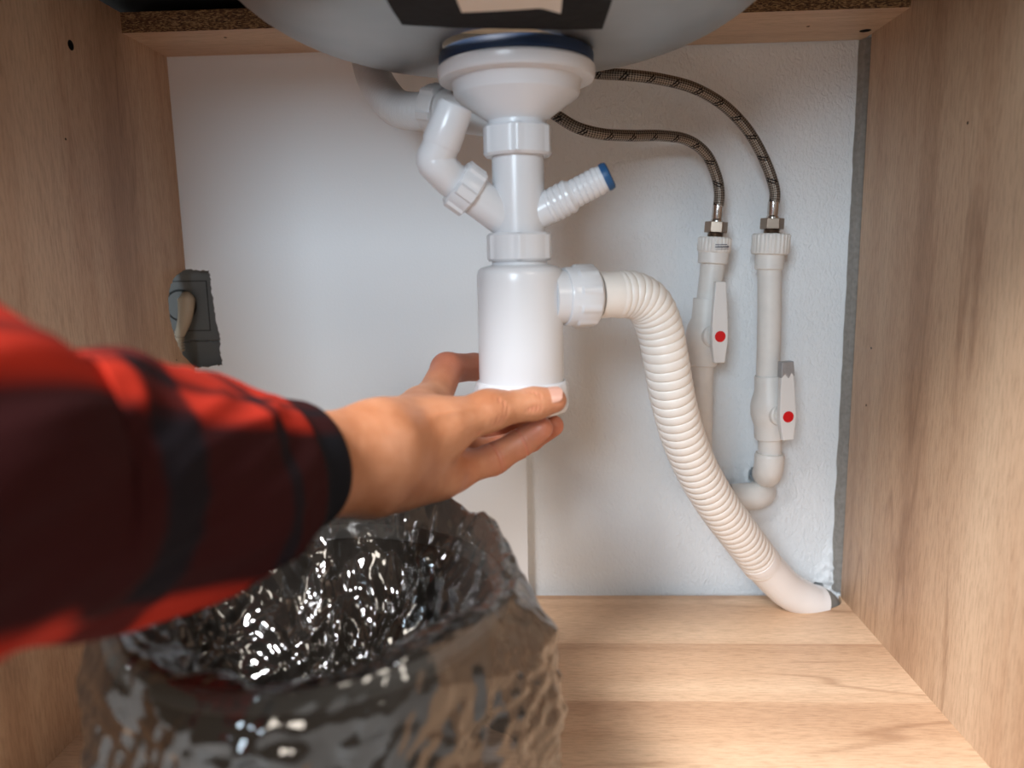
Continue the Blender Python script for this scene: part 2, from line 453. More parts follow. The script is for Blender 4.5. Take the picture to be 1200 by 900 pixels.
def sweep(name, path, s, rad, mat, parent, seg=32, cap=True, uv=False, angle=40, ring=None):
    """tube along path; rad(s, i) gives the radius; UV x = metres along, y = turns"""
    path = [Vector(p[:3]) for p in path]; n = len(path)
    T = [(path[min(i + 1, n - 1)] - path[max(i - 1, 0)]).normalized() for i in range(n)]
    u = Vector((0, -1, 0)) if abs(T[0].y) < 0.8 else Vector((0, 0, 1))
    u = (u - u.dot(T[0]) * T[0]).normalized()
    V, Fc, UV = [], [], []
    for i in range(n):
        u = (u - u.dot(T[i]) * T[i]).normalized(); w = T[i].cross(u)
        for k in range(seg):
            t = 2 * PI * k / seg
            r = rad(s[i], i) if ring is None else ring(s[i], t)
            V.append(path[i] + (u * math.cos(t) + w * math.sin(t)) * r)
    for i in range(n - 1):
        for k in range(seg):
            k2 = (k + 1) % seg
            Fc.append((i * seg + k, i * seg + k2, (i + 1) * seg + k2, (i + 1) * seg + k))
            UV.append([(s[i], k / seg), (s[i], (k + 1) / seg), (s[i + 1], (k + 1) / seg), (s[i + 1], k / seg)])
    if cap:
        Fc.append(tuple(range(seg))[::-1]); Fc.append(tuple((n - 1) * seg + k for k in range(seg)))
        UV += [[(0, 0)] * seg, [(0, 0)] * seg]
    me = bpy.data.meshes.new(name)
    me.from_pydata([tuple(v) for v in V], [], Fc)
    if uv:
        l = me.uv_layers.new(name='UVMap')
        flat = [c for f in UV for q in f for c in q]
        l.data.foreach_set('uv', flat)
    return link_mesh(name, me, mat, parent, True, angle)


def cut(o, cutters):
    """drill: subtract cutter shapes (list of (V, F)) from o"""
    v, f = merge(*cutters)
    c = mesh_obj('drill_bit', v, f, M['hole_shade'], None, False)
    m = o.modifiers.new('cut', 'BOOLEAN'); m.object = c; m.operation = 'DIFFERENCE'; m.solver = 'EXACT'; m.material_mode = 'TRANSFER'
    dg = bpy.context.evaluated_depsgraph_get()
    me = bpy.data.meshes.new_from_object(o.evaluated_get(dg))
    o.modifiers.clear(); o.data = me
    cm = c.data; bpy.data.objects.remove(c); bpy.data.meshes.remove(cm)
    return o


def jag(a, b, n, amp, plane):
    """points from a to b (b left out), roughened in the two axes of plane"""
    out = []
    for i in range(n):
        p = Vector(a).lerp(Vector(b), i / n)
        if i:
            for ax in plane: p[ax] += random.uniform(-amp, amp)
        out.append(p)
    return out


# ------------------------------------------------------------------ the setting
XL, XR, YB, YW = -0.4105, 0.3465, 0.860, 0.880     # cabinet sides, back board face, room wall face
ZR = 0.628                                         # underside of the back rail
wv, wf = [], []
# wall with a rough broken hole near the welded elbows, as a shallow relief
nx, nz = 260, 330
X0, X1, Z0, Z1 = -0.02, 0.372, -0.04, 0.66
for j in range(nz + 1):
    for i in range(nx + 1):
        x = X0 + (X1 - X0) * i / nx; z = Z0 + (Z1 - Z0) * j / nz
        y = YW + 0.0012 * noise.noise((x * 9, z * 9, 0.3))
        e = min(i, nx - i, j, nz - j)
        pa = P(885, 556, YW)
        d = math.hypot((x - pa.x) / 0.0085, (z - pa.z) / 0.0085) + 0.3 * noise.noise((x * 150, z * 150, 2))
        if d < 1: y += 0.030 * min(1, (1 - d) * 4)
        pb = P(855, 558, YW)
        d = math.hypot((x - pb.x) / 0.032, (z - pb.z) / 0.022) + 0.25 * noise.noise((x * 60, z * 60, 4))
        if d < 1: y -= 0.007 * min(1, (1 - d) * 2.5) * (0.6 + 0.7 * noise.noise((x * 110, z * 110, 3)))
        pc = P(957, 689, YW)
        d2 = math.hypot((x - pc.x) / 0.0085, (z - pc.z) / 0.0075) + 0.3 * noise.noise((x * 150, z * 150, 5))
        if d2 < 1: y += 0.03 * min(1, (1 - d2) * 4)
        # plaster built up in the corner by the cut-out
        d3 = math.hypot((x - 0.352) / 0.030, (z - 0.0) / 0.07)
        if d3 < 1: y -= 0.008 * (1 - d3) * (1 + noise.noise((x * 120, z * 120, 1)))
        if e == 0: y = YW
        wv.append((x, y, z))
for j in range(nz):
    for i in range(nx):
        a = j * (nx + 1) + i
        wf.append((a, a + nx + 1, a + nx + 2, a + 1))
# the rest of the wall around that relief, and its back
def quad(x0, x1, z0, z1):
    k = len(wv); wv.extend([(x0, YW, z0), (x0, YW, z1), (x1, YW, z1), (x1, YW, z0)]); wf.append((k, k + 1, k + 2, k + 3))
quad(-1.8, X0, -0.12, 1.6); quad(X1, 1.8, -0.12, 1.6); quad(X0, X1, -0.12, Z0); quad(X0, X1, Z1, 1.6)
bv, bf = box(-1.8, 1.8, YW + 0.05, YW + 0.12, -0.12, 1.6)
me = bpy.data.meshes.new('wall_back')
k = len(wv); me.from_pydata([tuple(v) for v in wv] + [tuple(v) for v in bv], [], wf + [tuple(i + k for i in q) for q in bf])
wall = link_mesh('wall_back', me, M['wall'], None, True, 60)
tag(wall, 'white textured wall behind the open cabinet back', kind='structure')
v, f = box(-1.8, 1.8, -1.9, YW + 0.12, -0.16, -0.12)
tag(mesh_obj('floor', v, f, M['tile'], None, False), 'kitchen floor under the cabinet', kind='structure')

# ------------------------------------------------------------------ the cabinet
YF = 0.295                                          # front edge of the cabinet
ZT = ZR + 0.019
cab = thing('sink_cabinet', 'oak-effect sink cabinet with white back board, open at the front', 'cabinet', ((XL + XR) / 2, 0.58, -0.018))
T = 0.018
# left side, with a rough notch sawn for the socket
zc = {k_: P(217, k_, YB).z for k_ in (315, 430)}
left_notch = [P(219, 432, YB), P(213, 424, YB)]
pts = [Vector((XL, YF, -0.018)), Vector((XL, YB, -0.018))]


def on_left(px, py):
    """point of the left side panel seen at px, py"""
    a = P(px, py, 1.0) - Vector((0, 0, H))
    return Vector((0, 0, H)) + a * (XL / a.x)


nl = [(222, 431), (213, 414), (205, 396), (199, 372), (197, 350), (200, 333), (207, 322), (217, 316)]
nlp = [on_left(*q) for q in nl]
nlp[0].y = YB; nlp[-1].y = YB
rough = []
for a_, b_ in zip(nlp, nlp[1:]): rough += jag(a_, b_, 6, 0.0010, (1, 2))
rough.append(nlp[-1])
pts += rough + [Vector((XL, YB, ZT)), Vector((XL, YF, ZT))]
v, f = prism(pts, (-T, 0, 0))
lp = mesh_obj('side_panel', v, f, M['wood_side'], cab, False)
h1, h2, h3 = on_left(83, 53), on_left(77, 163), on_left(207, 422)
cut(lp, [lathe([(0.0044, -0.012), (0.0044, 0.02)], h1, (1, 0, 0), 16), lathe([(0.0011, -0.012), (0.0011, 0.02)], h2, (1, 0, 0), 10),
         lathe([(0.0010, -0.012), (0.0010, 0.02)], h3, (1, 0, 0), 10)])
v, f = box(XR, XR + T, YF, YB - 0.004, -0.018, ZT)
rp = mesh_obj('side_panel', v, f, M['wood_side'], cab, False)


def on_right(px, py):
    a = P(px, py, 1.0) - Vector((0, 0, H))
    return Vector((0, 0, H)) + a * (XR / a.x)


cut(rp, [lathe([(0.0013, -0.02), (0.0013, 0.012)], on_right(*q), (1, 0, 0), 10) for q in ((1021, 408), (1015, 475), (1134, 144))])
# bottom, with the cut-out for the waste hose at the back right
fl = []
A, B = P(893, 696, YB), P(985, 700, YB)
cx, rr_ = 0.306, 0.044
fp = [Vector((XL, YF, 0)), Vector((XR, YF, 0)), Vector((XR, YB, 0))]
for k in range(17):
    t = PI * k / 16
    fp.append(Vector((cx + 0.040 * math.cos(t), YB - 0.036 * math.sin(t) ** 0.8, 0)))
fp += [Vector((XL, YB, 0))]
v, f = prism(fp, (0, 0, -T))
mesh_obj('bottom_panel', v, f, M['wood_floor'], cab, False)
# white hardboard covering the left half of the back, with its own torn notch
bx1 = P(617, 560, YB).x
hb = [Vector((XL, YB, 0)), Vector((bx1, YB, 0)), Vector((bx1, YB, ZR)), Vector((XL, YB, ZR))]
nr = [(XL, 316), (245, 317), (247, 330), (251, 365), (258, 392), (258, 412), (261, 428), (240, 430), (222, 431)]
nrp = []
for q in nr:
    p = P(217 if q[0] == XL else q[0], q[1], YB); nrp.append(Vector((XL if q[0] == XL else p.x, YB, p.z)))
nrp[-1].x = XL
edge = []
for a_, b_ in zip(nrp, nrp[1:]): edge += jag(a_, b_, 9, 0.0011, (0, 2))
edge.append(nrp[-1]); edge[0].x = XL; edge[-1].x = XL
v, f = prism(hb + edge, (0, 0.0045, 0))
bb = mesh_obj('back_board', v, f, [M['board'], M['hardboard_edge']], cab, False)
for p in bb.data.polygons:
    c_ = p.center
    if abs(p.normal.y) < 0.5 and c_.x < XL + 0.06 and 0.2 < c_.z < 0.45: p.material_index = 1
# a batten holds the board off the wall
v, f = box(bx1 - 0.03, bx1 - 0.0005, YB + 0.0045, YW, 0, ZR); mesh_obj('batten', v, f, M['board'], cab, False)
# flat rail under the worktop at the back: raw chipboard front edge
v, f = box(XL, XR, 0.771, YW - 0.002, ZR, ZT)
rail = mesh_obj('back_rail', v, f, [M['wood_rail'], M['chip']], cab, False)
for p in rail.data.polygons:
    if p.normal.y < -0.9: p.material_index = 1
def on_z(px, py, z):
    a = P(px, py, 1.0) - Vector((0, 0, H)); return Vector((0, 0, H)) + a * ((z - H) / a.z)
cut(rail, [lathe([(0.0058, -0.02), (0.0058, 0.012)], on_z(1014, 36, ZR), (0, 0, 1), 16)] + [lathe([(0.0018, -0.02), (0.0018, 0.012)], on_z(q[0], q[1], ZR), (0, 0, 1), 10) for q in ((947, 31), (264, 44))])
for p in rail.data.polygons:
    if abs(p.center.y - 0.771) < 0.0005 and p.normal.y < -0.9: p.material_index = 1
v, f = box(XL, XR, YF, YF + 0.09, ZR, ZT); mesh_obj('front_rail', v, f, [M['wood_rail']], cab, False)

# added strip, its grey standing in for shade between wall and right panel
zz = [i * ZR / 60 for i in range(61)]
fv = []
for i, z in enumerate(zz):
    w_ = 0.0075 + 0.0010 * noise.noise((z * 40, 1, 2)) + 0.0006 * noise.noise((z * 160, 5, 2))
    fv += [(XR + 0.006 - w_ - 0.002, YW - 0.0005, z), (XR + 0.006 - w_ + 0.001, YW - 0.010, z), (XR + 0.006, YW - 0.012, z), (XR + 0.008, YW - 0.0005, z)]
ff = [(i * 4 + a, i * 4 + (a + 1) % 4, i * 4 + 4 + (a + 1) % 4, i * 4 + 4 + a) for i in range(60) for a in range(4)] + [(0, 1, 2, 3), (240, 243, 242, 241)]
tag(mesh_obj('shade_strip_1', fv, ff, M['gap_shade'], None, True, 40), 'strip painted grey as the shade in the gap beside the right side panel', kind='structure')

# ------------------------------------------------------------------ worktop and sink
SX, SY = -0.028, 0.600                              # middle of the sink
ZB = P(605, 66, 0.62).z + 0.002                     # underside of the bowl
ro, segs = 0.235, 64
v, f = [], []
cor = []
for k in range(segs):
    t = 2 * PI * k / segs; c_, s_ = math.cos(t), math.sin(t)
    m_ = 1 / max(abs(c_) / 1.0, abs(s_))
    ox = -1.3 if c_ * m_ <= -0.999 else (1.3 if c_ * m_ >= 0.999 else c_ * m_ * 1.3)
    oy = s_ * m_
    oy = SY + (oy * (YW - SY) if oy > 0 else oy * (SY - YF + 0.03))
    cor.append((SX + ro * c_, SY + ro * s_, ox, oy))
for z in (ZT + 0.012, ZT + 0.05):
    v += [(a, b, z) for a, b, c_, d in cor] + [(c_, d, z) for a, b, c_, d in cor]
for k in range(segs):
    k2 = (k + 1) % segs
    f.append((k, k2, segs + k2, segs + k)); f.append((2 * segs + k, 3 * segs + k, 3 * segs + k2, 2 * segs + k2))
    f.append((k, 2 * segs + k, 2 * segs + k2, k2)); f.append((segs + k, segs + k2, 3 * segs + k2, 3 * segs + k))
tag(mesh_obj('worktop', v, f, M['worktop_shade'], None, False), 'worktop above the cabinet, its underside painted black as shade over the rail', 'worktop')

sink = thing('kitchen_sink', 'round stainless steel sink bowl seen from underneath', 'sink', (SX, SY, ZB))
prof = [(0.046, 0.0005), (0.060, 0.0002), (0.066, 0.0)]
for k in range(1, 13):
    t = k / 12 * PI / 2
    prof.append((0.10 + 0.120 * math.sin(t), 0.002 + 0.085 * (1 - math.cos(t))))
prof += [(0.224, 0.14), (0.228, ZT + 0.05 - ZB), (0.258, ZT + 0.052 - ZB), (0.258, ZT + 0.054 - ZB), (0.226, ZT + 0.0535 - ZB), (0.2215, 0.14)]
inner = [(0.10 + 0.118 * math.sin(k / 12 * PI / 2), 0.004 + 0.085 * (1 - math.cos(k / 12 * PI / 2))) for k in range(12, 0, -1)]
prof += inner + [(0.066, 0.002), (0.046, 0.0025)]
V_, F_ = lathe(prof, (SX, SY, ZB), seg=128); F_ = F_[:-2]
n_ = len(prof)
F_ += [((n_ - 1) * 128 + k, (n_ - 1) * 128 + (k + 1) % 128, (k + 1) % 128, k) for k in range(128)]
mesh_obj('bowl', V_, F_, M['steel'], sink, True, 50)


def bowl_z(x, y):
    r = math.hypot(x - SX, y - SY)
    if r < 0.10: return ZB + 0.002 * max(0, (r - 0.066) / 0.034)
    if r < 0.2199: return ZB + 0.002 + 0.085 * (1 - math.sqrt(max(0, 1 - ((r - 0.10) / 0.120) ** 2)))
    return ZB + 0.087


def on_bowl(name, quad_, off, th, mat, parent, n=24, wave=None):
    """thin sheet stuck to the underside of the bowl; quad_ = four (x, y) corners"""
    a, b, c, d = [Vector((q[0], q[1], 0)) for q in quad_]
    v, f = [], []
    for layer in (0, 1):
        for j in range(n + 1):
            for i in range(n + 1):
                p = a.lerp(b, i / n).lerp(d.lerp(c, i / n), j / n)
                z = bowl_z(p.x, p.y) - off - layer * th
                if wave: z -= wave(i / n, j / n)
                v.append((p.x, p.y, z))
    m_ = (n + 1) ** 2
    for j in range(n):
        for i in range(n):
            q = j * (n + 1) + i
            f.append((q, q + 1, q + n + 2, q + n + 1)); f.append((m_ + q, m_ + q + n + 1, m_ + q + n + 2, m_ + q + 1))
    for i in range(n):
        for (q, w) in ((i, i + 1), (n * (n + 1) + i, n * (n + 1) + i + 1), (i * (n + 1), (i + 1) * (n + 1)), (i * (n + 1) + n, (i + 1) * (n + 1) + n)):
            f.append((q, w, m_ + w, m_ + q))
    return mesh_obj(name, v, f, mat, parent, True, 40)


def uz(px, py):
    """where the ray through px, py meets the underside of the bowl"""
    a = P(px, py, 1.0) - Vector((0, 0, H)); t = (ZB - H) / a.z
    for _ in range(30):
        p = a * t; t = (bowl_z(p.x, p.y) - 0.001 - H) / a.z * 0.5 + t * 0.5
    return (a * t).x, (a * t).y


pA, pB = uz(471, 27), uz(706, 32)
dY = Vector((0.006, -0.11))
pad_q = [pA, pB, (pB[0] + 0.004, pB[1] - 0.10), (pA[0] - 0.004, pA[1] - 0.10)]
pad = on_bowl('sound_damping_pad', pad_q, 0.0002, 0.002, M['pad'], sink)
lA, lB = uz(541, 11), uz(657, 4)
lab_q = [lA, lB, (lB[0] + 0.002, lB[1] - 0.05), (lA[0] - 0.002, lA[1] - 0.05)]
paper = on_bowl('paper_label', lab_q, 0.0026, 0.0003, M['paper'], sink, wave=lambda i, j: 0.004 * max(0, i - 0.8) * 5 * max(0, 1 - j * 3))
tag(pad, 'black damping pad stuck under the bowl'); tag(paper, 'cream paper label, edge curling')

# ------------------------------------------------------------------ drain trap
AX, AY = -0.0195, 0.62


def zt(py): return P(607, py, AY).z


trap = thing('drain_trap', 'glossy white bottle trap hanging from the sink drain', 'drain trap', (AX, AY, zt(495)))
O = (AX, AY, 0)


def turn(name, prof_, mat, lugs=None, seg=72, angle=35):
    v, f = lathe(prof_, O, seg=seg, lugs=lugs); return mesh_obj(name, v, f, mat, trap, True, angle)


g = turn('gasket', [(0.050, ZB - 0.001), (0.0590, ZB - 0.001), (0.0600, ZB - 0.003), (0.0600, zt(77)), (0.0585, zt(79)), (0.050, zt(79))], M['blue_rubber'])
tag(g, 'dark blue rubber gasket')
zf, zf2 = zt(79), zt(96)
turn('drain_cup', [(0.048, zf), (0.0595, zf), (0.0612, zf - 0.002), (0.0612, zf2 + 0.002), (0.0600, zf2), (0.0512, zf2 - 0.001), (0.0500, zf2 - 0.004),
                   (0.0490, zt(112)), (0.0480, zt(115)), (0.0242, zt(141)), (0.0232, zt(143)), (0.0230, zt(152)), (0.018, zt(152))], M['white'])


def nut_profile(r, z1, z0, c=0.002):
    return [(r * 0.75, z1), (r - c, z1), (r, z1 - c), (r, z0 + c), (r - c, z0), (r * 0.72, z0)]


turn('compression_nut', nut_profile(0.0270, zt(148), zt(184)), M['white'], lugs=(6, 9, 0.0013, zt(184) + 0.001, zt(148) - 0.0015))
tb = turn('drain_tube', [(0.017, zt(183)), (0.0206, zt(183)), (0.0206, zt(274)), (0.017, zt(274))], M['white'])
turn('compression_nut', nut_profile(0.0262, zt(273), zt(306)), M['white'], lugs=(6, 9, 0.0013, zt(306) + 0.001, zt(273) - 0.0015))
turn('bottle', [(0.0215, zt(304)), (0.0225, zt(306)), (0.0225, zt(310)), (0.0315, zt(313)), (0.0338, zt(316)), (0.0347, zt(321)), (0.0350, zt(330)), (0.0350, zt(447)), (0.033, zt(450)), (0.030, zt(450))], M['white'], seg=96)
CZ1, CZ0 = zt(446), zt(484)
turn('bottom_cap', [(0.0345, CZ1), (0.0362, CZ1 + 0.0005), (0.0378, CZ1 - 0.001), (0.0382, CZ1 - 0.004), (0.0382, CZ0 + 0.006), (0.0370, CZ0 + 0.003), (0.030, CZ0), (0.0, CZ0 - 0.001)], M['white'], seg=96,
     lugs=(16, 9, 0.0008, CZ0 + 0.002, CZ1 - 0.0035))


def cyl_part(name, prof_, org, axis, mat, parent, lugs=None, seg=56, angle=35):
    v, f = lathe(prof_, org, axis, seg, lugs); return mesh_obj(name, v, f, mat, parent, True, angle)


# left branch: Y stub, nut, elbow, hose tail pointing up
b0, b1, b2 = P(600, 262, 0.62), P(545, 221, 0.607), P(507, 195, 0.597)
b3 = P(534, 124, 0.590)
d1 = (b1 - b0).normalized()
Lb = (b1 - b0).length
cyl_part('branch_stub', [(0.0, 0.006), (0.0150, 0.006), (0.0150, Lb - 0.006), (0.010, Lb - 0.006)], b0, d1, M['white'], trap)
cyl_part('branch_nut', [(0.013, -0.009), (0.0172, -0.009), (0.0188, -0.0075), (0.0188, 0.007), (0.0175, 0.009), (0.013, 0.009)], b1, d1, M['white'], trap, lugs=(6, 22, 0.0018, -0.0078, 0.0075), seg=72)
pth, s_ = catmull([b1 + d1 * 0.004, b1.lerp(b2, 0.45), b2 + Vector((0.0055, 0, -0.001)), b2.lerp(b3, 0.10) + Vector((-0.0005, 0, 0)), b2.lerp(b3, 0.26), b2.lerp(b3, 0.5)], 40)
sweep('elbow', pth, s_, lambda s, i: 0.0140 if i > 3 else 0.0150, M['white'], trap, 40)
d3 = (b3 - b2).normalized(); L3 = (b3 - b2).length
cyl_part('hose_tail', [(0.010, L3 * 0.36), (0.0146, L3 * 0.36), (0.0149, L3 * 0.39), (0.0136, L3 * 0.96), (0.0120, L3 * 1.02), (0.0100, L3 * 1.03), (0.0095, L3 * 0.8), (0.0, L3 * 0.8)], b2, d3, M['white'], trap)
# right spigot: ribbed two-step hose tail with a blue cap
c0, c1 = P(622, 254, 0.62), P(709, 208, 0.612)
dc = (c1 - c0).normalized(); Lc = (c1 - c0).length
pr = [(0.0, 0.004), (0.0130, 0.004)]
h = 0.016
for k in range(4): pr += [(0.0130, h), (0.0136, h + 0.0012), (0.0136, h + 0.0034), (0.0128, h + 0.0042)]; h += 0.0052
pr += [(0.0112, h + 0.001)]
h += 0.002
while h < Lc - 0.004: pr += [(0.0108, h), (0.0115, h + 0.0008), (0.0112, h + 0.0036), (0.0105, h + 0.0042)]; h += 0.0046
pr += [(0.0100, Lc), (0.0, Lc)]
cyl_part('ribbed_spigot', pr, c0, dc, M['white'], trap, angle=25)
tag(cyl_part('spigot_cap', [(0.0, Lc - 0.001), (0.0111, Lc - 0.001), (0.0113, Lc + 0.0015), (0.0105, Lc + 0.0042), (0.0085, Lc + 0.005), (0.0, Lc + 0.0045)], c0, dc, M['blue_cap'], trap), 'blue plastic cap on the ribbed spigot')
# overflow inlet behind the cup
i0, i1 = P(592, 138, 0.632), P(512, 128, 0.668)
di = (i1 - i0).normalized(); Li = (i1 - i0).length
cyl_part('overflow_inlet', [(0.0, 0.0), (0.0165, 0.0), (0.0165, Li), (0.012, Li)], i0, di, M['grey_hose'], trap)
cyl_part('overflow_nut', [(0.0135, -0.008), (0.0190, -0.008), (0.0198, -0.0065), (0.0198, 0.0065), (0.0185, 0.008), (0.0135, 0.008)], i1, di, M['grey_hose'], trap, lugs=(6, 18, 0.0015, -0.007, 0.007), seg=72)
# outlet collar towards the waste hose
o0, o1 = Vector((AX + 0.031, AY, P(661, 348, 0.62).z)), P(706, 346, 0.632)
do = (o1 - o0).normalized(); Lo = (o1 - o0).length
cyl_part('outlet_stub', [(0.0, -0.006), (0.0215, -0.006), (0.0215, 0.012), (0.018, 0.012)], o0, do, M['white'], trap)
cyl_part('outlet_nut', [(0.019, 0.005), (0.0232, 0.005), (0.0240, 0.0062), (0.0240, 0.012), (0.0250, 0.0135), (0.0250, Lo - 0.010), (0.0240, Lo - 0.008), (0.0205, Lo - 0.006), (0.017, Lo - 0.006)], o0, do, M['white'], trap,
         lugs=(10, 12, 0.0010, 0.013, Lo - 0.0095), seg=80)

# ------------------------------------------------------------------ waste hose
wh = thing('corrugated_waste_hose', 'ivory corrugated waste hose curving from the trap to the floor cut-out', 'hose', P(950, 712, 0.838))
px_path = [(700, 346, .631), (722, 345, .637), (742, 346, .644), (760, 357, .652), (772, 382, .660), (780, 420, .668), (788, 465, .680), (800, 510, .697), (818, 553, .719), (842, 593, .744), (868, 628, .770), (893, 661, .798)]
pth, s_ = catmull([P(*q) for q in px_path], 900)
Ls = s_[-1]


def hose_r(s, i):
    base = 0.0190 + 0.0018 * s / Ls
    if s < 0.018: return base + 0.0006
    pitch = 0.0042 + 0.0036 * min(1, max(0, (s - 0.02) / 0.07))
    return base
# corrugation with a pitch that opens out along the hose
ph, acc = [], 0.0
for i in range(len(s_)):
    if i:
        sm = s_[i]
        if sm > 0.017: acc += (s_[i] - s_[i - 1]) / (0.0052 + 0.0036 * min(1, max(0, (sm - 0.02) / 0.09)))
    ph.append(acc)


def hose_r2(s, i):
    base = 0.0192 + 0.0018 * s / Ls
    if ph[i] <= 0: return base
    q = ph[i] % 1.0
    return base + 0.0017 * (abs(math.sin(PI * q)) ** 0.34) - 0.0010


sweep('corrugated_tube', pth, s_, hose_r2, M['hose'], wh, 40, angle=60)
e0, e1 = P(886, 652, .789), P(958, 712, .842)
de = (e1 - e0).normalized(); Le = (e1 - e0).length
ep, es = catmull([e0, P(900, 668, .803), P(922, 690, .822), P(946, 704, .836), P(957, 707, .842)], 40)
tag(sweep('end_sleeve', ep, es, lambda s, i: 0.0213 if i < 4 else 0.0208 + 0.0002 * (i > 20), M['sleeve_white'], wh, 40), 'smooth white end sleeve')
cp, cs = catmull([P(952, 706, .840), P(961, 708, .848), P(966, 712, .853)], 16)
tag(sweep('rubber_collar', cp, cs, lambda s, i: 0.0200 - 0.001 * i / 16, M['collar'], wh, 32), 'grey rubber collar')

# ------------------------------------------------------------------ overflow hose
oh = thing('overflow_hose', 'pale grey ribbed overflow hose bending down behind the sink bowl', 'hose', P(500, 130, .672))
pth, s_ = catmull([P(432, 52, .792), P(432, 66, .786), P(441, 96, .757), P(462, 124, .722), P(486, 131, .696), P(508, 129, .671)], 900)
sweep('ribbed_tube', pth, s_, lambda s, i: 0.0165 - 0.0015 * i / 900 + 0.0012 * math.sin(2 * PI * s / 0.0046), M['grey_hose'], oh, 36, angle=80)


# ------------------------------------------------------------------ supply pipes with stop valves
def lever(root, top, bottom, w, th, dot, facing, tape=False):
    """flat lever of long hexagonal outline; facing = outward normal"""
    n = Vector(facing).normalized(); ax = (bottom - top); L_ = ax.length; ax.normalize(); sd = n.cross(ax)
    outline = [(-0.34, 0.0), (0.34, 0.0), (0.50, 0.40), (0.55, 0.66), (0.50, 0.80), (0.36, 1.0), (-0.36, 1.0), (-0.50, 0.80), (-0.55, 0.66), (-0.50, 0.40)]
    pp = [top + ax * (t * L_) + sd * (u * w) - n * (th * 0.5) for u, t in outline]
    o = mesh_obj('lever', *prism(pp, n * th), M['handle'], root, False); bevel_obj(o, 0.0008)
    p = top + ax * (dot * L_)
    d = mesh_obj('red_dot', *lathe([(0.0, 0.0), (w * 0.36, 0.0), (w * 0.36, 0.0006), (0.0, 0.0008)], p + n * (th * 0.5), n, 28), M['red'], o)
    d.matrix_parent_inverse = ROOTINV[root.name] @ Matrix.Identity(4) if False else Matrix.Identity(4)
    if tape:
        q0 = [(-0.40, -0.03), (0.40, -0.03), (0.46, 0.17), (0.25, 0.12), (0.05, 0.19), (-0.2, 0.13), (-0.44, 0.18)]
        pp = [top + ax * (t * L_) + sd * (u * w) - n * (th * 0.62) for u, t in q0]
        t_ = mesh_obj('tape_wrap', *prism(pp, n * th * 1.24), M['tape'], o, False); bevel_obj(t_, 0.0008)
        tag(t_, 'silver tape wrapped round the lever end')
    return o


def ribbed_socket(name, p_top, p_bot, axis, r_top, r_low, split, root):
    L_ = (p_top - p_bot).length
    prof_ = [(0.008, 0.0), (r_low - 0.001, 0.0), (r_low, 0.001), (r_low, L_ * split - 0.001), (r_top - 0.001, L_ * split), (r_top, L_ * split + 0.0015), (r_top, L_ - 0.0015), (r_top - 0.0015, L_), (0.008, L_)]
    o = mesh_obj(name, *lathe(prof_, p_bot, axis, 120, lugs=(26, 6.5, -0.0009, L_ * split + 0.0012, L_ - 0.001)), M['ppr'], root)
    return o


def brass_end(root, base, axis, r):
    """threaded nipple, hexagon nut, ferrule on top of a socket"""
    a = Vector(axis).normalized()
    th = [(0.0, -0.004)] + sum([[(r * 0.62, h_ * 0.0014 - 0.002), (r * 0.70, h_ * 0.0014 - 0.0013)] for h_ in range(5)], []) + [(0.0, 0.006)]
    mesh_obj('threaded_nipple', *lathe(th, base, a, 32), M['brass'], root)
    x, y, _ = frame(a)
    pts_ = [base + a * 0.0048 + (x * math.cos(k * PI / 3 + 0.35) + y * math.sin(k * PI / 3 + 0.35)) * r for k in range(6)]
    o = mesh_obj('hexagon_nut', *prism(pts_, a * 0.0115), M['brass'], root, False); bevel_obj(o, 0.0007)
    mesh_obj('ferrule', *lathe([(0.0, 0.016), (r * 0.52, 0.016), (r * 0.52, 0.018), (r * 0.45, 0.0195), (r * 0.47, 0.021), (r * 0.47, 0.0335), (r * 0.40, 0.034), (0.0, 0.034)], base, a, 32), M['ferrule'], root)
    return base + a * 0.026, base + a * 0.046


def supply(label, pipe_px, Yp, sock, valve, root_px, name='supply_pipe'):
    root = thing(name, label, 'pipe', P(*root_px), 'white water supply pipes on the wall')
    return root


YP = 0.838
sp1 = supply('left white supply pipe, with printed socket and higher red-dotted lever valve', None, YP, None, None, (806, 590, 0.868))
top = P(838, 278, YP); bot = P(835, 309, YP); ax_ = (top - bot).normalized()
ribbed_socket('threaded_socket', top, bot, ax_, 0.0178, 0.0160, 0.45, sp1)
# printed batch mark on the socket: lines of tiny smudged characters
mk = top - ax_ * 0.011
for row, (w_, h_) in enumerate(((0.010, 0.0010), (0.0125, 0.0022), (0.0125, 0.0006))):
    nn = 9
    for q in range(nn):
        if random.random() < 0.12: continue
        t = -PI / 2 + (-0.1 + (q / nn) * w_ / 0.0125 * 0.95)
        c_ = Vector((math.cos(t), math.sin(t), 0)); tn = Vector((-math.sin(t), math.cos(t), 0))
        c0_ = mk + c_ * 0.01785 + Vector((0, 0, 0.0028 - row * 0.0024))
        hh = h_ * random.uniform(0.6, 1.0); ww = 0.0007
        pts_ = [c0_ - tn * ww - Vector((0, 0, hh / 2)), c0_ + tn * ww - Vector((0, 0, hh / 2)), c0_ + tn * ww * random.uniform(0.4, 1) + Vector((0, 0, hh / 2)), c0_ - tn * ww + Vector((0, 0, hh / 2))]
        mesh_obj('printed_mark', *prism(pts_, c_ * 0.0003), M['ink'], sp1, False)
END1 = brass_end(sp1, top, ax_, 0.0122)
pth, s_ = catmull([P(836, 304, YP), P(831, 345, YP), P(825, 395, YP), P(822, 440, YP), P(821, 500, YP + .002), P(821, 548, YP + .006), P(823, 572, YP + .018), P(826, 580, YP + .050)], 90)
sweep('pipe', pth, s_, lambda s, i: 0.0128, M['ppr'], sp1, 32)
vt, vb = P(829, 350, YP), P(822, 428, YP); va = (vb - vt).normalized(); Lv = (vb - vt).length
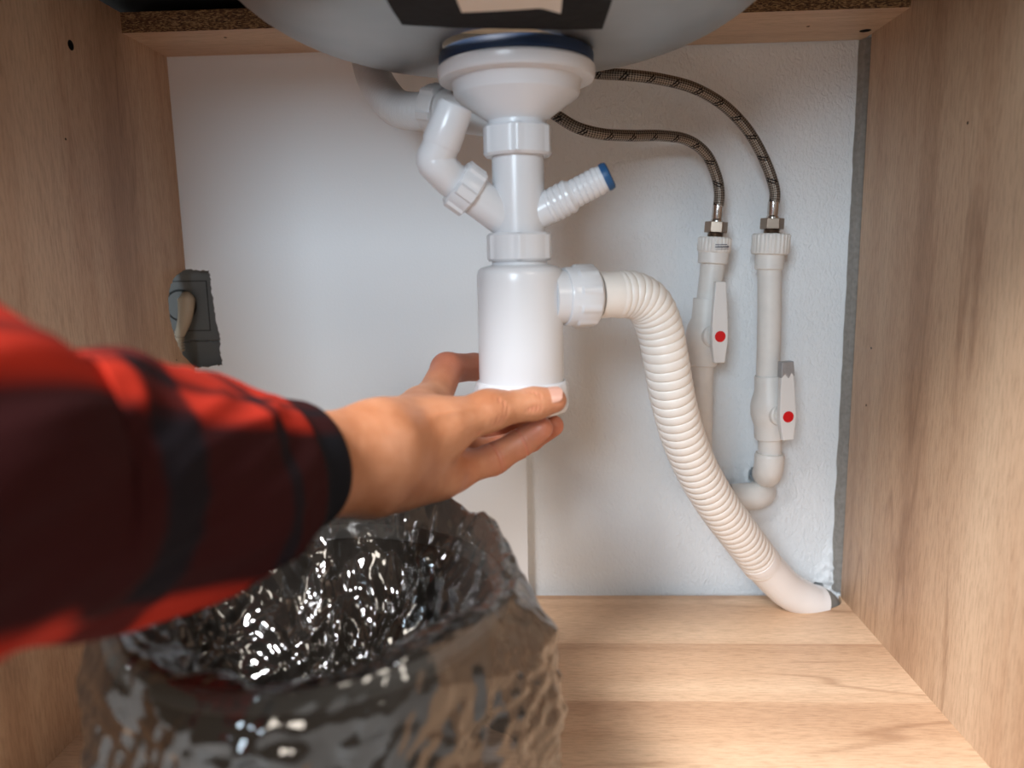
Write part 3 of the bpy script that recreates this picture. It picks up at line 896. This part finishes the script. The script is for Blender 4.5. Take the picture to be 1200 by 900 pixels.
body = [(0.011, 0), (0.0148, 0), (0.0152, 0.001), (0.0152, Lv * .30), (0.0185, Lv * .40), (0.0198, Lv * .5), (0.0198, Lv * .62), (0.0178, Lv * .74), (0.0166, Lv * .78), (0.0166, Lv - 0.001), (0.0158, Lv), (0.011, Lv)]
mesh_obj('valve_body', *lathe(body, vt, va, 48), M['ppr'], sp1)
fc = Vector((0.50, -0.86, 0.0)).normalized()
st = P(822, 394, YP)
tl, bl = P(843.5, 330, YP - 0.026), P(842, 425, YP - 0.026)
mid = tl.lerp(bl, 0.67)
mesh_obj('valve_stem', *lathe([(0.0, -0.006), (0.0122, -0.006), (0.0122, 0.0195), (0.0108, 0.0210), (0.0070, 0.0210), (0.0070, (mid - st).length), (0.0, (mid - st).length)], st, mid - st, 40), M['ppr'], sp1)
lever(sp1, tl, bl, 0.0165, 0.006, 0.67, (0.20, -0.98, 0.0))

sp2 = supply('right white supply pipe, with taped lever valve and elbows at the bottom', None, YP, None, None, (900, 560, 0.868))
top, bot = P(904, 274, YP), P(901, 316, YP); ax_ = (top - bot).normalized()
ribbed_socket('threaded_socket', top, bot, ax_, 0.0200, 0.0150, 0.44, sp2)
END2 = brass_end(sp2, top, ax_, 0.0125)
pth, s_ = catmull([P(902, 310, YP), P(901.5, 380, YP), P(900, 450, YP), P(902, 520, YP), P(902, 545, YP)], 60)
sweep('pipe', pth, s_, lambda s, i: 0.0126, M['ppr'], sp2, 32)
vt, vb = P(901, 440, YP), P(902, 514, YP); va = (vb - vt).normalized(); Lv = (vb - vt).length
body = [(0.011, 0), (0.0150, 0), (0.0154, 0.001), (0.0154, Lv * .22), (0.0186, Lv * .36), (0.0202, Lv * .46), (0.0202, Lv * .60), (0.0180, Lv * .72), (0.0164, Lv * .78), (0.0164, Lv - 0.001), (0.0156, Lv), (0.011, Lv)]
mesh_obj('valve_body', *lathe(body, vt, va, 48), M['ppr'], sp2)
st = P(899, 484, YP)
tl, bl = P(921, 426, YP - 0.026), P(922, 515, YP - 0.026)
mid = tl.lerp(bl, 0.68)
mesh_obj('valve_stem', *lathe([(0.0, -0.008), (0.0122, -0.008), (0.0122, 0.0195), (0.0108, 0.0210), (0.0070, 0.0210), (0.0070, (mid - st).length), (0.0, (mid - st).length)], st, mid - st, 40), M['ppr'], sp2)
lever(sp2, tl, bl, 0.0170, 0.007, 0.69, (0.20, -0.98, 0.0), tape=True)
# lower elbow turns towards the wall, second elbow runs left along it
ev = P(902, 531, YP)
pth, s_ = catmull([ev, P(901, 545, YP), P(900, 551, YP + 0.003), P(899, 554, YP + 0.010), P(898, 555, YP + 0.03)], 40)
sweep('elbow', pth, s_, lambda s, i: 0.0162 if i > 1 else 0.0155, M['ppr'], sp2, 36)
pth, s_ = catmull([P(893, 575, YP + 0.036), P(892, 578, YP + 0.026), P(886, 581, YP + 0.018), P(874, 582, YP + 0.016), P(858, 583, YP + 0.017)], 40)
sweep('elbow', pth, s_, lambda s, i: 0.0158, M['ppr'], sp2, 36)
pth, s_ = catmull([P(862, 582, YP + 0.018), P(845, 583, YP + 0.019), P(815, 584, YP + 0.022)], 20)
sweep('pipe', pth, s_, lambda s, i: 0.0126, M['ppr'], sp2, 32)

# ------------------------------------------------------------------ braided hoses
def braided(label, pts_, root, end):
    t = thing('braided_hose', label, 'hose', P(*root), 'braided steel supply hoses')
    pth_, s__ = catmull(list(end) + [P(*q) for q in pts_], 260)
    sweep('braided_sleeve', pth_, s__, lambda s, i: 0.0056, M['braid'], t, 28, uv=True)
    return t


braided('outer braided hose arching high to the right supply pipe', [(897, 190, .835), (878, 155, .83), (850, 125, .823), (815, 104, .812), (775, 93, .805), (735, 88, .80), (692, 85, .815), (655, 76, .838), (640, 66, .848), (632, 54, .850)], (904, 252, YP), END2)
braided('inner braided hose looping lower to the left supply pipe', [(839, 205, .836), (827, 180, .83), (805, 164, .822), (775, 159, .81), (740, 159, .795), (705, 157, .78), (675, 149, .776), (650, 134, .780), (625, 119, .798), (602, 102, .825), (592, 80, .844), (590, 55, .850)], (839, 252, YP), END1)

# ------------------------------------------------------------------ socket and plug in the sawn hole
sk = thing('wall_socket', 'grey wall socket behind the ragged hole in the back board', 'socket', P(228, 430, YW - 0.004))
YS = YW - 0.0065


def sq(px, py, y=None): return P(px, py, y or YS)


a_, b_ = sq(180, 312), sq(275, 398)
v, f = box(a_.x - 0.03, b_.x, YS, YW + 0.004, sq(220, 399).z, sq(220, 311).z)
v2, f2 = box(a_.x - 0.03, b_.x, YS + 0.001, YW + 0.004, sq(220, 440).z, sq(220, 401).z)
plate = mesh_obj('socket_plate', v, f, M['socket'], sk, False); bevel_obj(plate, 0.0008)
mesh_obj('lower_plate', v2, f2, M['socket'], sk, False)
# raised frame line
fx0, fx1, fz0, fz1 = sq(190, 350).x, sq(243, 350).x, sq(220, 388).z, sq(220, 330).z
w_ = 0.0009
for q in ((fx0, fx1, fz1, fz1 + w_), (fx0, fx1, fz0, fz0 + w_), (fx1, fx1 + w_, fz0, fz1 + w_)):
    mesh_obj('frame_line', *box(q[0], q[1], YS - 0.0006, YS + 0.0002, q[2], q[3]), M['socket_dark'], sk, False)
cc = sq(212, 358)
mesh_obj('socket_well', *lathe([(0.0, -0.001), (0.0185, -0.001), (0.0190, 0.0008), (0.0178, 0.0010), (0.0170, 0.0003), (0.0, 0.0003)], cc, (0, -1, 0), 48), M['socket_dark'], sk)
pg = thing('power_plug', 'beige power plug with ribbed cable sleeve in the grey socket', 'plug', sq(212, 400))
mesh_obj('socket_insert', *lathe([(0.0, 0.0004), (0.0165, 0.0004), (0.0165, 0.0014), (0.0, 0.0014)], cc, (0, -1, 0), 40), M['socket'], sk)
gp = [sq(214, 345), sq(217, 350), sq(216, 375), sq(211, 392)]
pth, s_ = catmull([sq(215, 345, YS - .006), sq(218, 349, YS - .008), sq(218, 362, YS - .010), sq(216, 376, YS - .011), sq(211, 392, YS - .011)], 40)
sweep('plug_body', pth, s_, lambda s, i: 0.0098 * min(1, (0.35 + i * 0.12)) - 0.0044 * (i / 40) ** 1.5, M['plug'], pg, 28)
pth, s_ = catmull([sq(211, 388, YS - .011), sq(210, 400, YS - .011), sq(211, 412, YS - .011)], 90)
sweep('cable_sleeve', pth, s_, lambda s, i: 0.0048 + 0.0009 * (1 if (s / 0.0036) % 1 < 0.55 else -1), M['plug'], pg, 24)
pth, s_ = catmull([sq(210, 408, YS - .012), sq(211, 430, YS - .010), sq(214, 470, YS - .006), sq(215, 520, YS - .004)], 40)
sweep('cable', pth, s_, lambda s, i: 0.0032, M['plug'], pg, 16)

# ------------------------------------------------------------------ bin with bag
BX, BY, BZ = -0.143, 0.438, 0.205
bn = thing('waste_bin', 'round taupe waste bin under the film bag on the cabinet floor', 'bin', (BX, BY, 0))
mesh_obj('bin_wall', *lathe([(0.0, 0.001), (0.086, 0.001), (0.088, 0.004), (0.114, BZ - 0.012), (0.111, BZ - 0.012), (0.085, 0.006), (0.0, 0.006)], (BX, BY, 0), seg=72), M['bin'], bn)
mesh_obj('bin_rim', *lathe([(0.112, BZ - 0.014), (0.117, BZ - 0.014), (0.1195, BZ - 0.011), (0.1195, BZ - 0.006), (0.116, BZ - 0.003), (0.112, BZ - 0.004), (0.110, BZ - 0.012), (0.112, BZ - 0.014)], (BX, BY, 0), seg=72), M['bin_rim'], bn)

rs_ = np.random.RandomState(23)


def fold_set(n_f, f0, f1):
    out = []
    for _ in range(n_f):
        d = rs_.normal(size=3); d /= np.linalg.norm(d)
        fr = f0 * (f1 / f0) ** rs_.rand()
        out.append((d * fr, rs_.rand(), 1.0 / fr))
    return out


def folds(p, fs):
    """sum of sharp pleats in random directions: creased, facetted film"""
    h_ = 0; t_ = 0
    for d, ph_, a_ in fs:
        q = p @ d + ph_
        h_ = h_ + a_ * (np.abs((q % 1.0) * 2 - 1) * 2 - 1); t_ += a_
    return h_ / t_ * 2.0


nA, nT = 420, 260
tt = np.linspace(0, 1, nT + 1)
ts = [0.0, 0.10, 0.22, 0.34, 0.46, 0.53, 0.56, 0.585, 0.62, 0.67, 0.80, 1.0]
rs = [0.0, 0.035, 0.062, 0.080, 0.094, 0.102, 0.108, 0.115, 0.1225, 0.1265, 0.130, 0.124]
zs = [0.085, 0.090, 0.105, 0.135, 0.172, 0.196, 0.206, 0.209, 0.206, 0.190, 0.14, 0.045]
r0 = np.interp(tt, ts, rs); z0 = np.interp(tt, ts, zs)
aa = np.arange(nA) * 2 * PI / nA
Tg, Ag = np.meshgrid(tt, aa, indexing='ij')
R0 = r0[:, None] + 0 * Ag; Zg0 = z0[:, None] + 0 * Ag
ca, sa = np.cos(Ag), np.sin(Ag)
arc = np.concatenate([[0], np.cumsum(np.hypot(np.diff(r0), np.diff(z0)))])[:, None] + 0 * Ag
pp3 = np.stack([ca * R0, sa * R0, arc], -1)
warp = np.stack([folds(pp3 + k_, fold_set(5, 8, 16)) for k_ in range(3)], -1) * 0.006
pp3 = pp3 + warp
big = folds(pp3, fold_set(7, 6, 13)); mid_ = folds(pp3, fold_set(9, 18, 40)); fine = folds(pp3, fold_set(10, 60, 130))
ang3 = np.stack([ca, sa, Tg * 0.25], -1)
drape = folds(ang3, fold_set(8, 1.2, 3.6))
ins_ = np.clip((0.575 - Tg) / 0.07, 0, 1); out_ = np.clip((Tg - 0.61) / 0.10, 0, 1); rim_ = 1 - ins_ - out_
lim = np.clip(R0 / 0.05, 0, 1)
Rg = R0 - ins_ * lim * (0.012 * (big + 0.35) + 0.008 * (mid_ + 0.2) + 0.0022 * fine)
sag = np.clip(np.sin(Ag + 0.15), 0, 1) * np.clip((0.54 - Tg) / 0.20, 0, 1) * lim
Rg -= 0.022 * sag
Rg += out_ * (0.007 * (drape + 0.45) + 0.004 * (mid_ + 0.2) + 0.0018 * fine)
Zb = Zg0 + ins_ * (0.006 * mid_ + 0.003 * fine * 0.4) * np.clip(Tg / 0.3, 0.3, 1) + rim_ * (0.004 * (big + 0.4) + 0.003 * (mid_ + 0.3) + 0.0014 * fine)
up_ = np.clip(sa, 0, 1) * np.clip(1 - np.abs(Tg - 0.60) / 0.16, 0, 1)
Zb += 0.030 * up_ * (0.8 + 0.4 * drape) + out_ * 0.010 * drape
Rg += 0.005 * up_
Rg += 0.012 * out_ * np.clip(np.cos(Ag - 0.15), 0, 1) ** 2
bvv = np.stack([BX + ca * Rg, BY + sa * Rg, np.maximum(0.0075, Zb)], -1).reshape(-1, 3)
ii = np.arange(nT)[:, None] * nA; jj = np.arange(nA)[None]; j2 = (jj + 1) % nA
bff = np.stack([ii + jj, ii + j2, ii + nA + j2, ii + nA + jj], -1).reshape(-1, 4)
me = bpy.data.meshes.new('bin_bag'); me.from_pydata(bvv.tolist(), [], bff.tolist())
bag = link_mesh('bin_bag', me, M['film'], None, True, None)
tag(bag, 'crumpled smoky see-through plastic bag lining the bin below the hand', 'bag')


# ------------------------------------------------------------------ the arm: signed distance field -> one skin
def surface_nets(fn, lo, hi, h_):
    lo = np.array(lo); n3 = np.ceil((np.array(hi) - lo) / h_).astype(int)
    g_ = [lo[k_] + h_ * np.arange(n3[k_]) for k_ in range(3)]
    Xg, Yg, Zg = np.meshgrid(*g_, indexing='ij')
    Vv = fn(np.stack([Xg, Yg, Zg], -1).astype(np.float32))
    ins = Vv < 0
    nx_, ny_, nz_ = (np.array(Vv.shape) - 1)
    acc_ = np.zeros((nx_, ny_, nz_, 3)); cnt = np.zeros((nx_, ny_, nz_))
    corners = [(i_, j_, k_) for i_ in (0, 1) for j_ in (0, 1) for k_ in (0, 1)]
    sl = lambda c: (slice(c[0], c[0] + nx_), slice(c[1], c[1] + ny_), slice(c[2], c[2] + nz_))
    for a in corners:
        for ax in range(3):
            if a[ax] == 0:
                b = list(a); b[ax] = 1; b = tuple(b)
                va_, vb_ = Vv[sl(a)], Vv[sl(b)]
                cr = (va_ < 0) != (vb_ < 0)
                t = np.where(cr, va_ / np.where(cr, va_ - vb_, 1), 0)
                pos = np.zeros(acc_.shape); 
                for d in range(3): pos[..., d] = a[d]
                pos[..., ax] += t
                acc_ += pos * cr[..., None]; cnt += cr
    act = cnt > 0
    idx = -np.ones(act.shape, int); idx[act] = np.arange(act.sum())
    base = np.argwhere(act)
    verts_ = lo + (base + acc_[act] / cnt[act][:, None]) * h_
    faces_ = []
    for ax in range(3):
        b, c = [(1, 2), (2, 0), (0, 1)][ax]
        s0 = [slice(None)] * 3; s1 = [slice(None)] * 3
        s0[ax] = slice(0, -1); s1[ax] = slice(1, None)
        A_, B_ = ins[tuple(s0)], ins[tuple(s1)]
        e_ = np.argwhere(A_ != B_)
        ok = (e_[:, b] > 0) & (e_[:, c] > 0) & (e_[:, b] < Vv.shape[b] - 1) & (e_[:, c] < Vv.shape[c] - 1)
        e_ = e_[ok]
        flip = B_[tuple(e_.T)]
        q = []
        for db, dc_ in ((1, 1), (0, 1), (0, 0), (1, 0)):
            p = e_.copy(); p[:, b] -= db; p[:, c] -= dc_
            q.append(idx[tuple(p.T)])
        q = np.stack(q, 1)
        q[flip] = q[flip][:, ::-1]
        faces_.append(q)
    return verts_, np.concatenate(faces_)


def capsule(p, a, b, ra, rb):
    a, b = np.array(a, np.float32), np.array(b, np.float32)
    ab = b - a
    t = np.clip(((p - a) @ ab) / (ab @ ab), 0, 1)
    return np.linalg.norm(p - a - t[..., None] * ab, axis=-1) - (ra + (rb - ra) * t)


def smin(a, b, k_):
    h_ = np.clip(0.5 + 0.5 * (b - a) / k_, 0, 1)
    return b + (a - b) * h_ - k_ * h_ * (1 - h_)


def ellipsoid(p, c, axes, rad):
    d = (p - np.array(c, np.float32)) @ np.array(axes, np.float32).T / np.array(rad, np.float32)
    k0 = np.linalg.norm(d, axis=-1)
    return (k0 - 1) * min(rad)


J = dict(
    elbow=P(0, 600, 0.20), fore=P(250, 570, 0.375), wrist=P(436, 536, 0.475),
    palm=P(505, 520, 0.555),
    t0=P(488, 512, 0.512), t1=P(572, 481, 0.545), t2=P(626, 473, 0.562), t3=P(649, 469, 0.566),
    i0=P(505, 473, 0.590), i1=P(524, 432, 0.640), i2=P(556, 430, 0.668), i3=P(590, 434, 0.671),
    m0=P(512, 500, 0.592), m1=P(546, 505, 0.640), m2=P(588, 508, 0.652), m3=P(616, 503, 0.648),
    r0=P(524, 528, 0.578), r1=P(578, 530, 0.612), r2=P(620, 515, 0.620), r3=P(648, 499, 0.612),
    p0=P(532, 553, 0.555), p1=P(578, 538, 0.578), p2=P(610, 519, 0.586), p3=P(634, 502, 0.582),
)
JA = {k_: np.array(v_) for k_, v_ in J.items()}


def lerp(a, b, t): return JA[a] * (1 - t) + JA[b] * t


def hand_field(p):
    # forearm: wider across (up-down in the picture) than deep
    fx = JA['wrist'] - JA['fore']; fx /= np.linalg.norm(fx)
    wide = np.array((0.10, -0.10, 1.0)); wide -= wide.dot(fx) * fx; wide /= np.linalg.norm(wide)
    deep = np.cross(fx, wide)
    q = p - JA['wrist'].astype(np.float32)
    d_ = np.stack([q @ fx, q @ wide, q @ deep], -1)
    sq_ = d_.copy(); sq_[..., 2] *= 1.30
    L_ = np.linalg.norm(JA['wrist'] - JA['fore'])
    arm = capsule(sq_, (-L_ - 0.10, 0, 0), (0.000, 0, 0), 0.046, 0.0315)
    # palm: slabs from the wrist to each knuckle
    F_ = arm
    pal = None
    for kn, r_ in (('i0', 0.0155), ('m0', 0.0155), ('r0', 0.0150), ('p0', 0.0145)):
        off = {'i0': 0.55, 'm0': 0.2, 'r0': -0.25, 'p0': -0.62}[kn]
        w0 = JA['wrist'] + wide * off * 0.026 + fx * 0.004 + deep * 0.002
        c_ = capsule(p, w0, JA[kn], 0.0205, r_)
        pal = c_ if pal is None else smin(pal, c_, 0.014)
    F_ = smin(F_, pal, 0.026)
    # thenar mass and hypothenar mass
    F_ = smin(F_, capsule(p, lerp('wrist', 't0', 0.4), lerp('t0', 't1', 0.25), 0.023, 0.0195), 0.018)
    F_ = smin(F_, capsule(p, lerp('wrist', 'p0', 0.35) + wide * -0.010, lerp('wrist', 'p0', 0.78) + wide * -0.004, 0.0190, 0.0165), 0.016)
    # web between thumb and index finger
    F_ = smin(F_, capsule(p, lerp('t0', 't1', 0.3), lerp('wrist', 'i0', 0.82), 0.0135, 0.0135), 0.018)
    # thumb
    th = capsule(p, JA['t0'], JA['t1'], 0.0185, 0.0150)
    th = smin(th, capsule(p, JA['t1'], JA['t2'], 0.0140, 0.0118), 0.008)
    th = smin(th, capsule(p, JA['t2'], JA['t3'], 0.0122, 0.0100), 0.006)
    F_ = smin(F_, th, 0.014)
    # fingers, kept apart from each other and blended only into the palm
    spec = {'i': (0.0150, 0.0136, 0.0120, 0.0100), 'm': (0.0125, 0.0112, 0.0100, 0.0088), 'r': (0.0126, 0.0120, 0.0110, 0.0092), 'p': (0.0128, 0.0124, 0.0114, 0.0096)}
    fing = None
    for k_, (ra, rb, rc, rd) in spec.items():
        g_ = capsule(p, JA[k_ + '0'], JA[k_ + '1'], ra, rb)
        g_ = smin(g_, capsule(p, JA[k_ + '1'], JA[k_ + '2'], rb, rc), 0.005)
        g_ = smin(g_, capsule(p, JA[k_ + '2'], JA[k_ + '3'], rc, rd), 0.004)
        fing = g_ if fing is None else smin(fing, g_, 0.0015)
    F_ = smin(F_, fing, 0.009)
    return F_


lo = [-0.20, 0.30, 0.16]; hi = [0.04, 0.70, 0.38]
hv, hf = surface_nets(hand_field, lo, hi, 0.0018)
person = thing('person', 'person reaching in from the left in a red plaid shirt, gripping the trap cap', 'person', P(380, 545, 0.43))
me = bpy.data.meshes.new('arm_and_hand'); me.from_pydata(hv.tolist(), [], hf.tolist())
tmp = bpy.data.objects.new('arm_and_hand', me); C.objects.link(tmp)
sm_ = tmp.modifiers.new('smooth', 'SMOOTH'); sm_.factor = 0.5; sm_.iterations = 4
ss_ = tmp.modifiers.new('subdivide', 'SUBSURF'); ss_.levels = 1
me2 = bpy.data.meshes.new_from_object(tmp.evaluated_get(bpy.context.evaluated_depsgraph_get()))
bpy.data.objects.remove(tmp); bpy.data.meshes.remove(me); me2.name = 'arm_and_hand'
nV = len(me2.vertices)
hv = np.empty(nV * 3); me2.vertices.foreach_get('co', hv); hv = hv.reshape(-1, 3)
hn = np.empty(nV * 3); me2.vertices.foreach_get('normal', hn); hn = hn.reshape(-1, 3)
disp = np.zeros(nV)


def facing(n_dir, soft=0.25):
    n_dir = np.array(n_dir) / np.linalg.norm(n_dir)
    return np.clip((hn @ n_dir) / soft, 0, 1)


def stroke(a, b, h_, w_, bow=0.0, bowdir=(0, 0, 1)):
    """skin crease (h < 0) or ridge (h > 0) along a bowed line from a to b"""
    a, b = np.array(a), np.array(b); ab = b - a; n2 = ab @ ab
    t = np.clip(((hv - a) @ ab) / n2, 0, 1)
    c = a + t[:, None] * ab + (4 * t * (1 - t))[:, None] * bow * np.array(bowdir)
    # distance measured across the skin: take out the part along the normal
    dv = hv - c; dn = np.sum(dv * hn, 1)
    d = np.sqrt(np.maximum(0, np.sum(dv * dv, 1) - dn ** 2))
    far_ = np.exp(-(dn / 0.012) ** 4)
    return h_ * np.exp(-(d / w_) ** 2) * np.clip(4 * t * (1 - t) * 2, 0, 1) * far_


front = facing((0.0, -0.8, 0.6))
# wrinkles over the thumb joints
for x0, hh in ((611, -.0005), (616, -.0009), (621, -.0010), (626, -.0008), (631, -.0005)):
    disp += stroke(P(x0 + 1, 456, .553), P(x0 - 3, 488, .553), hh, 0.0011, 0.0015, (1, 0, 0)) * front
for x0, hh in ((573, -.0004), (580, -.0006), (587, -.0006), (594, -.0004)):
    disp += stroke(P(x0 + 6, 462, .535), P(x0 - 8, 500, .535), hh, 0.0013, 0.002, (1, 0, 0)) * front
# folds where thumb pad meets the palm and at the wrist
for a_, b_, hh, w_2 in (((566, 505), (536, 535), -.0022, .0022), ((557, 500), (530, 522), -.0012, .0018), ((545, 498), (520, 512), -.0008, .002), ((560, 520), (545, 545), -.0014, .002),
                        ((470, 505), (452, 560), -.0008, .003), ((485, 520), (470, 565), -.0007, .003)):
    disp += stroke(P(*a_, .525), P(*b_, .525), hh, w_2) * front
# tendons and veins
for a_, b_, hh, w_2, bw in (((405, 500), (500, 487), .0016, .0045, .002), ((500, 487), (575, 468), .0012, .0040, .001), ((400, 548), (505, 512), .0014, .0035, -.003), ((420, 580), (520, 548), .0012, .0040, .003), ((450, 520), (480, 478), .0009, .0022, .001)):
    disp += stroke(P(*a_, .49), P(*b_, .52), hh, w_2, bw) * front
for k_ in 'rp':
    for jj_, nx_ in (('1', '2'), ('2', '3')):
        c_ = JA[k_ + jj_]; al = JA[k_ + nx_] - JA[k_ + '0']; al = al / np.linalg.norm(al)
        for o_, hh in ((0.0, -.0012), (0.0028, -.0005)):
            q_ = hv - c_; s__ = q_ @ al - o_
            disp += hh * np.exp(-(s__ / 0.0010) ** 2) * np.exp(-(np.linalg.norm(q_, axis=1) / 0.016) ** 4)
hv = hv + hn * disp[:, None]
me2.vertices.foreach_set('co', hv.ravel())
# redder fingertips and knuckles, paler where the skin is stretched
att = me2.attributes.new('blush', 'FLOAT', 'POINT')
bl_ = np.zeros(len(hv))
for k_, r_, s__ in (('i1', .035, .75), ('i2', .03, .8), ('i3', .03, .8), ('m1', .03, .7), ('m2', .03, .8), ('r1', .022, .5), ('r2', .02, .55), ('r3', .018, .8), ('p1', .018, .45), ('p2', .018, .5), ('p3', .016, .75), ('t3', .012, .35), ('p0', .02, .35)):
    bl_ = np.maximum(bl_, s__ * np.exp(-(np.linalg.norm(hv - JA[k_], axis=1) / r_) ** 2))
bl_ = np.clip(bl_ + np.clip(-disp / 0.002, 0, 0.5), 0, 1)
att.data.foreach_set('value', bl_)
arm = link_mesh('arm_and_hand', me2, M['skin'], person, True, None)

# thumbnail: a curved plate on the upper near side of the thumb tip
tv = Vector(J['t3']) - Vector(J['t2']); tv.normalize()
cam_dir = (Vector((0, 0, H)) - Vector(J['t3'])).normalized()
nrm = (Vector((0, 0, 1)) * 0.75 + cam_dir * 0.75); nrm = (nrm - nrm.dot(tv) * tv).normalized()
sdv = tv.cross(nrm)
nv, nf = [], []
nu, nw = 12, 10
cen = Vector(J['t3']) - tv * 0.0035
for lay in (0, 1):
    for j in range(nw + 1):
        for i in range(nu + 1):
            u = (i / nu - 0.5) * 2; w = j / nw
            ang = u * 0.85 * max(0.02, 1 - abs(2 * w - 1) ** 3.2) ** 0.5
            rad_ = 0.0108 - 0.0002 * w - lay * 0.0012
            nv.append(cen + tv * (-0.006 + 0.0155 * w) + (nrm * math.cos(ang) + sdv * math.sin(ang)) * (rad_ - 0.0012 * max(0, w - 0.5)))
mm_ = (nu + 1) * (nw + 1)
for j in range(nw):
    for i in range(nu):
        q = j * (nu + 1) + i
        nf.append((q, q + 1, q + nu + 2, q + nu + 1)); nf.append((mm_ + q, mm_ + q + nu + 1, mm_ + q + nu + 2, mm_ + q + 1))
for i in range(nu):
    nf.append((i, mm_ + i, mm_ + i + 1, i + 1)); k2 = nw * (nu + 1) + i; nf.append((k2, k2 + 1, mm_ + k2 + 1, mm_ + k2))
for j in range(nw):
    k2 = j * (nu + 1); nf.append((k2, k2 + nu + 1, mm_ + k2 + nu + 1, mm_ + k2)); k2 += nu; nf.append((k2, mm_ + k2, mm_ + k2 + nu + 1, k2 + nu + 1))
nl_ = mesh_obj('thumbnail', nv, nf, M['nail'], person, True, 60)

# sleeve: folded flannel tube, open at the cuff
sl_pts = [P(352, 549, 0.422), P(338, 551, 0.412), P(310, 558, 0.396), P(260, 566, 0.368), P(200, 573, 0.335), P(100, 577, 0.297), P(0, 578, 0.262), P(-150, 575, 0.215),
          Vector((-0.255, 0.08, 0.325)), Vector((-0.300, -0.02, 0.345)), Vector((-0.345, -0.14, 0.40)), Vector((-0.385, -0.26, 0.48))]
sl_r = [0.0385, 0.0400, 0.0460, 0.0515, 0.0555, 0.0580, 0.0600, 0.0600, 0.064, 0.066, 0.070, 0.078]
pth, s_ = catmull([tuple(p) + (r_,) for p, r_ in zip(sl_pts, sl_r)], 200)
segs = 128
pts3 = [Vector(p[:3]) for p in pth]; n_ = len(pts3)
Tn = [(pts3[min(i + 1, n_ - 1)] - pts3[max(i - 1, 0)]).normalized() for i in range(n_)]
u = Vector((0, 0, 1)); sv, sf, suv = [], [], []


def sleeve_ring(i, extra):
    T_ = Tn[i]; u_ = Vector((0, 0, 1)); u_ = (u_ - u_.dot(T_) * T_).normalized(); w_2 = T_.cross(u_)
    out = []
    for k_ in range(segs):
        a = 2 * PI * k_ / segs
        s__ = s_[i]
        soft = min(1, max(0, (s__ - 0.018) / 0.03))
        fold = 0.0020 * math.sin(s__ * 62 + 2.6 * math.sin(a + 0.6) + 3.0 * noise.noise(Vector((s__ * 11, math.cos(a), math.sin(a))))) * (0.4 + 0.6 * max(0, math.cos(a - 0.4)))
        fold += 0.0075 * noise.noise(Vector((s__ * 17 + math.cos(a), math.cos(a) * 1.6, math.sin(a) * 1.6)))
        fold += 0.0030 * (1 - 2 * abs(noise.noise(Vector((s__ * 22 + 2 * math.cos(a), math.cos(a) * 2.0 + 4, math.sin(a) * 2.0)))))
        cuff = 0.0022 * (1 if 0.003 < s__ < 0.020 else 0)
        r_ = pth[i][3] + fold * soft + extra + 0.0012 * math.sin(3 * a + 1)
        out.append(pts3[i] + (u_ * math.cos(a) + w_2 * math.sin(a) * 0.92) * r_)
    return out


rings, vs_ = [], []
rings.append(sleeve_ring(10, -0.0050)); vs_.append(s_[10])
rings.append(sleeve_ring(1, -0.0040)); vs_.append(s_[1])
rings.append(sleeve_ring(0, -0.0018)); vs_.append(s_[0])
for i in range(0, n_): rings.append(sleeve_ring(i, 0.0 if i > 0 else -0.0006)); vs_.append(s_[i])
for rg in rings: sv += rg
for i in range(len(rings) - 1):
    for k_ in range(segs):
        k2 = (k_ + 1) % segs
        sf.append((i * segs + k_, i * segs + k2, (i + 1) * segs + k2, (i + 1) * segs + k_))
        circ = 0.375
        suv.append([(vs_[i], k_ / segs * circ), (vs_[i], (k_ + 1) / segs * circ), (vs_[i + 1], (k_ + 1) / segs * circ), (vs_[i + 1], k_ / segs * circ)])
sf.append(tuple((len(rings) - 1) * segs + k_ for k_ in range(segs))); suv.append([(0, 0)] * segs)
me = bpy.data.meshes.new('shirt_sleeve'); me.from_pydata([tuple(p) for p in sv], [], sf)
lay_ = me.uv_layers.new(name='UVMap'); lay_.data.foreach_set('uv', [c for f_ in suv for q in f_ for c in q])
sle = link_mesh('shirt_sleeve', me, M['plaid'], person, True, None)
tag(sle, 'red and black plaid flannel sleeve')
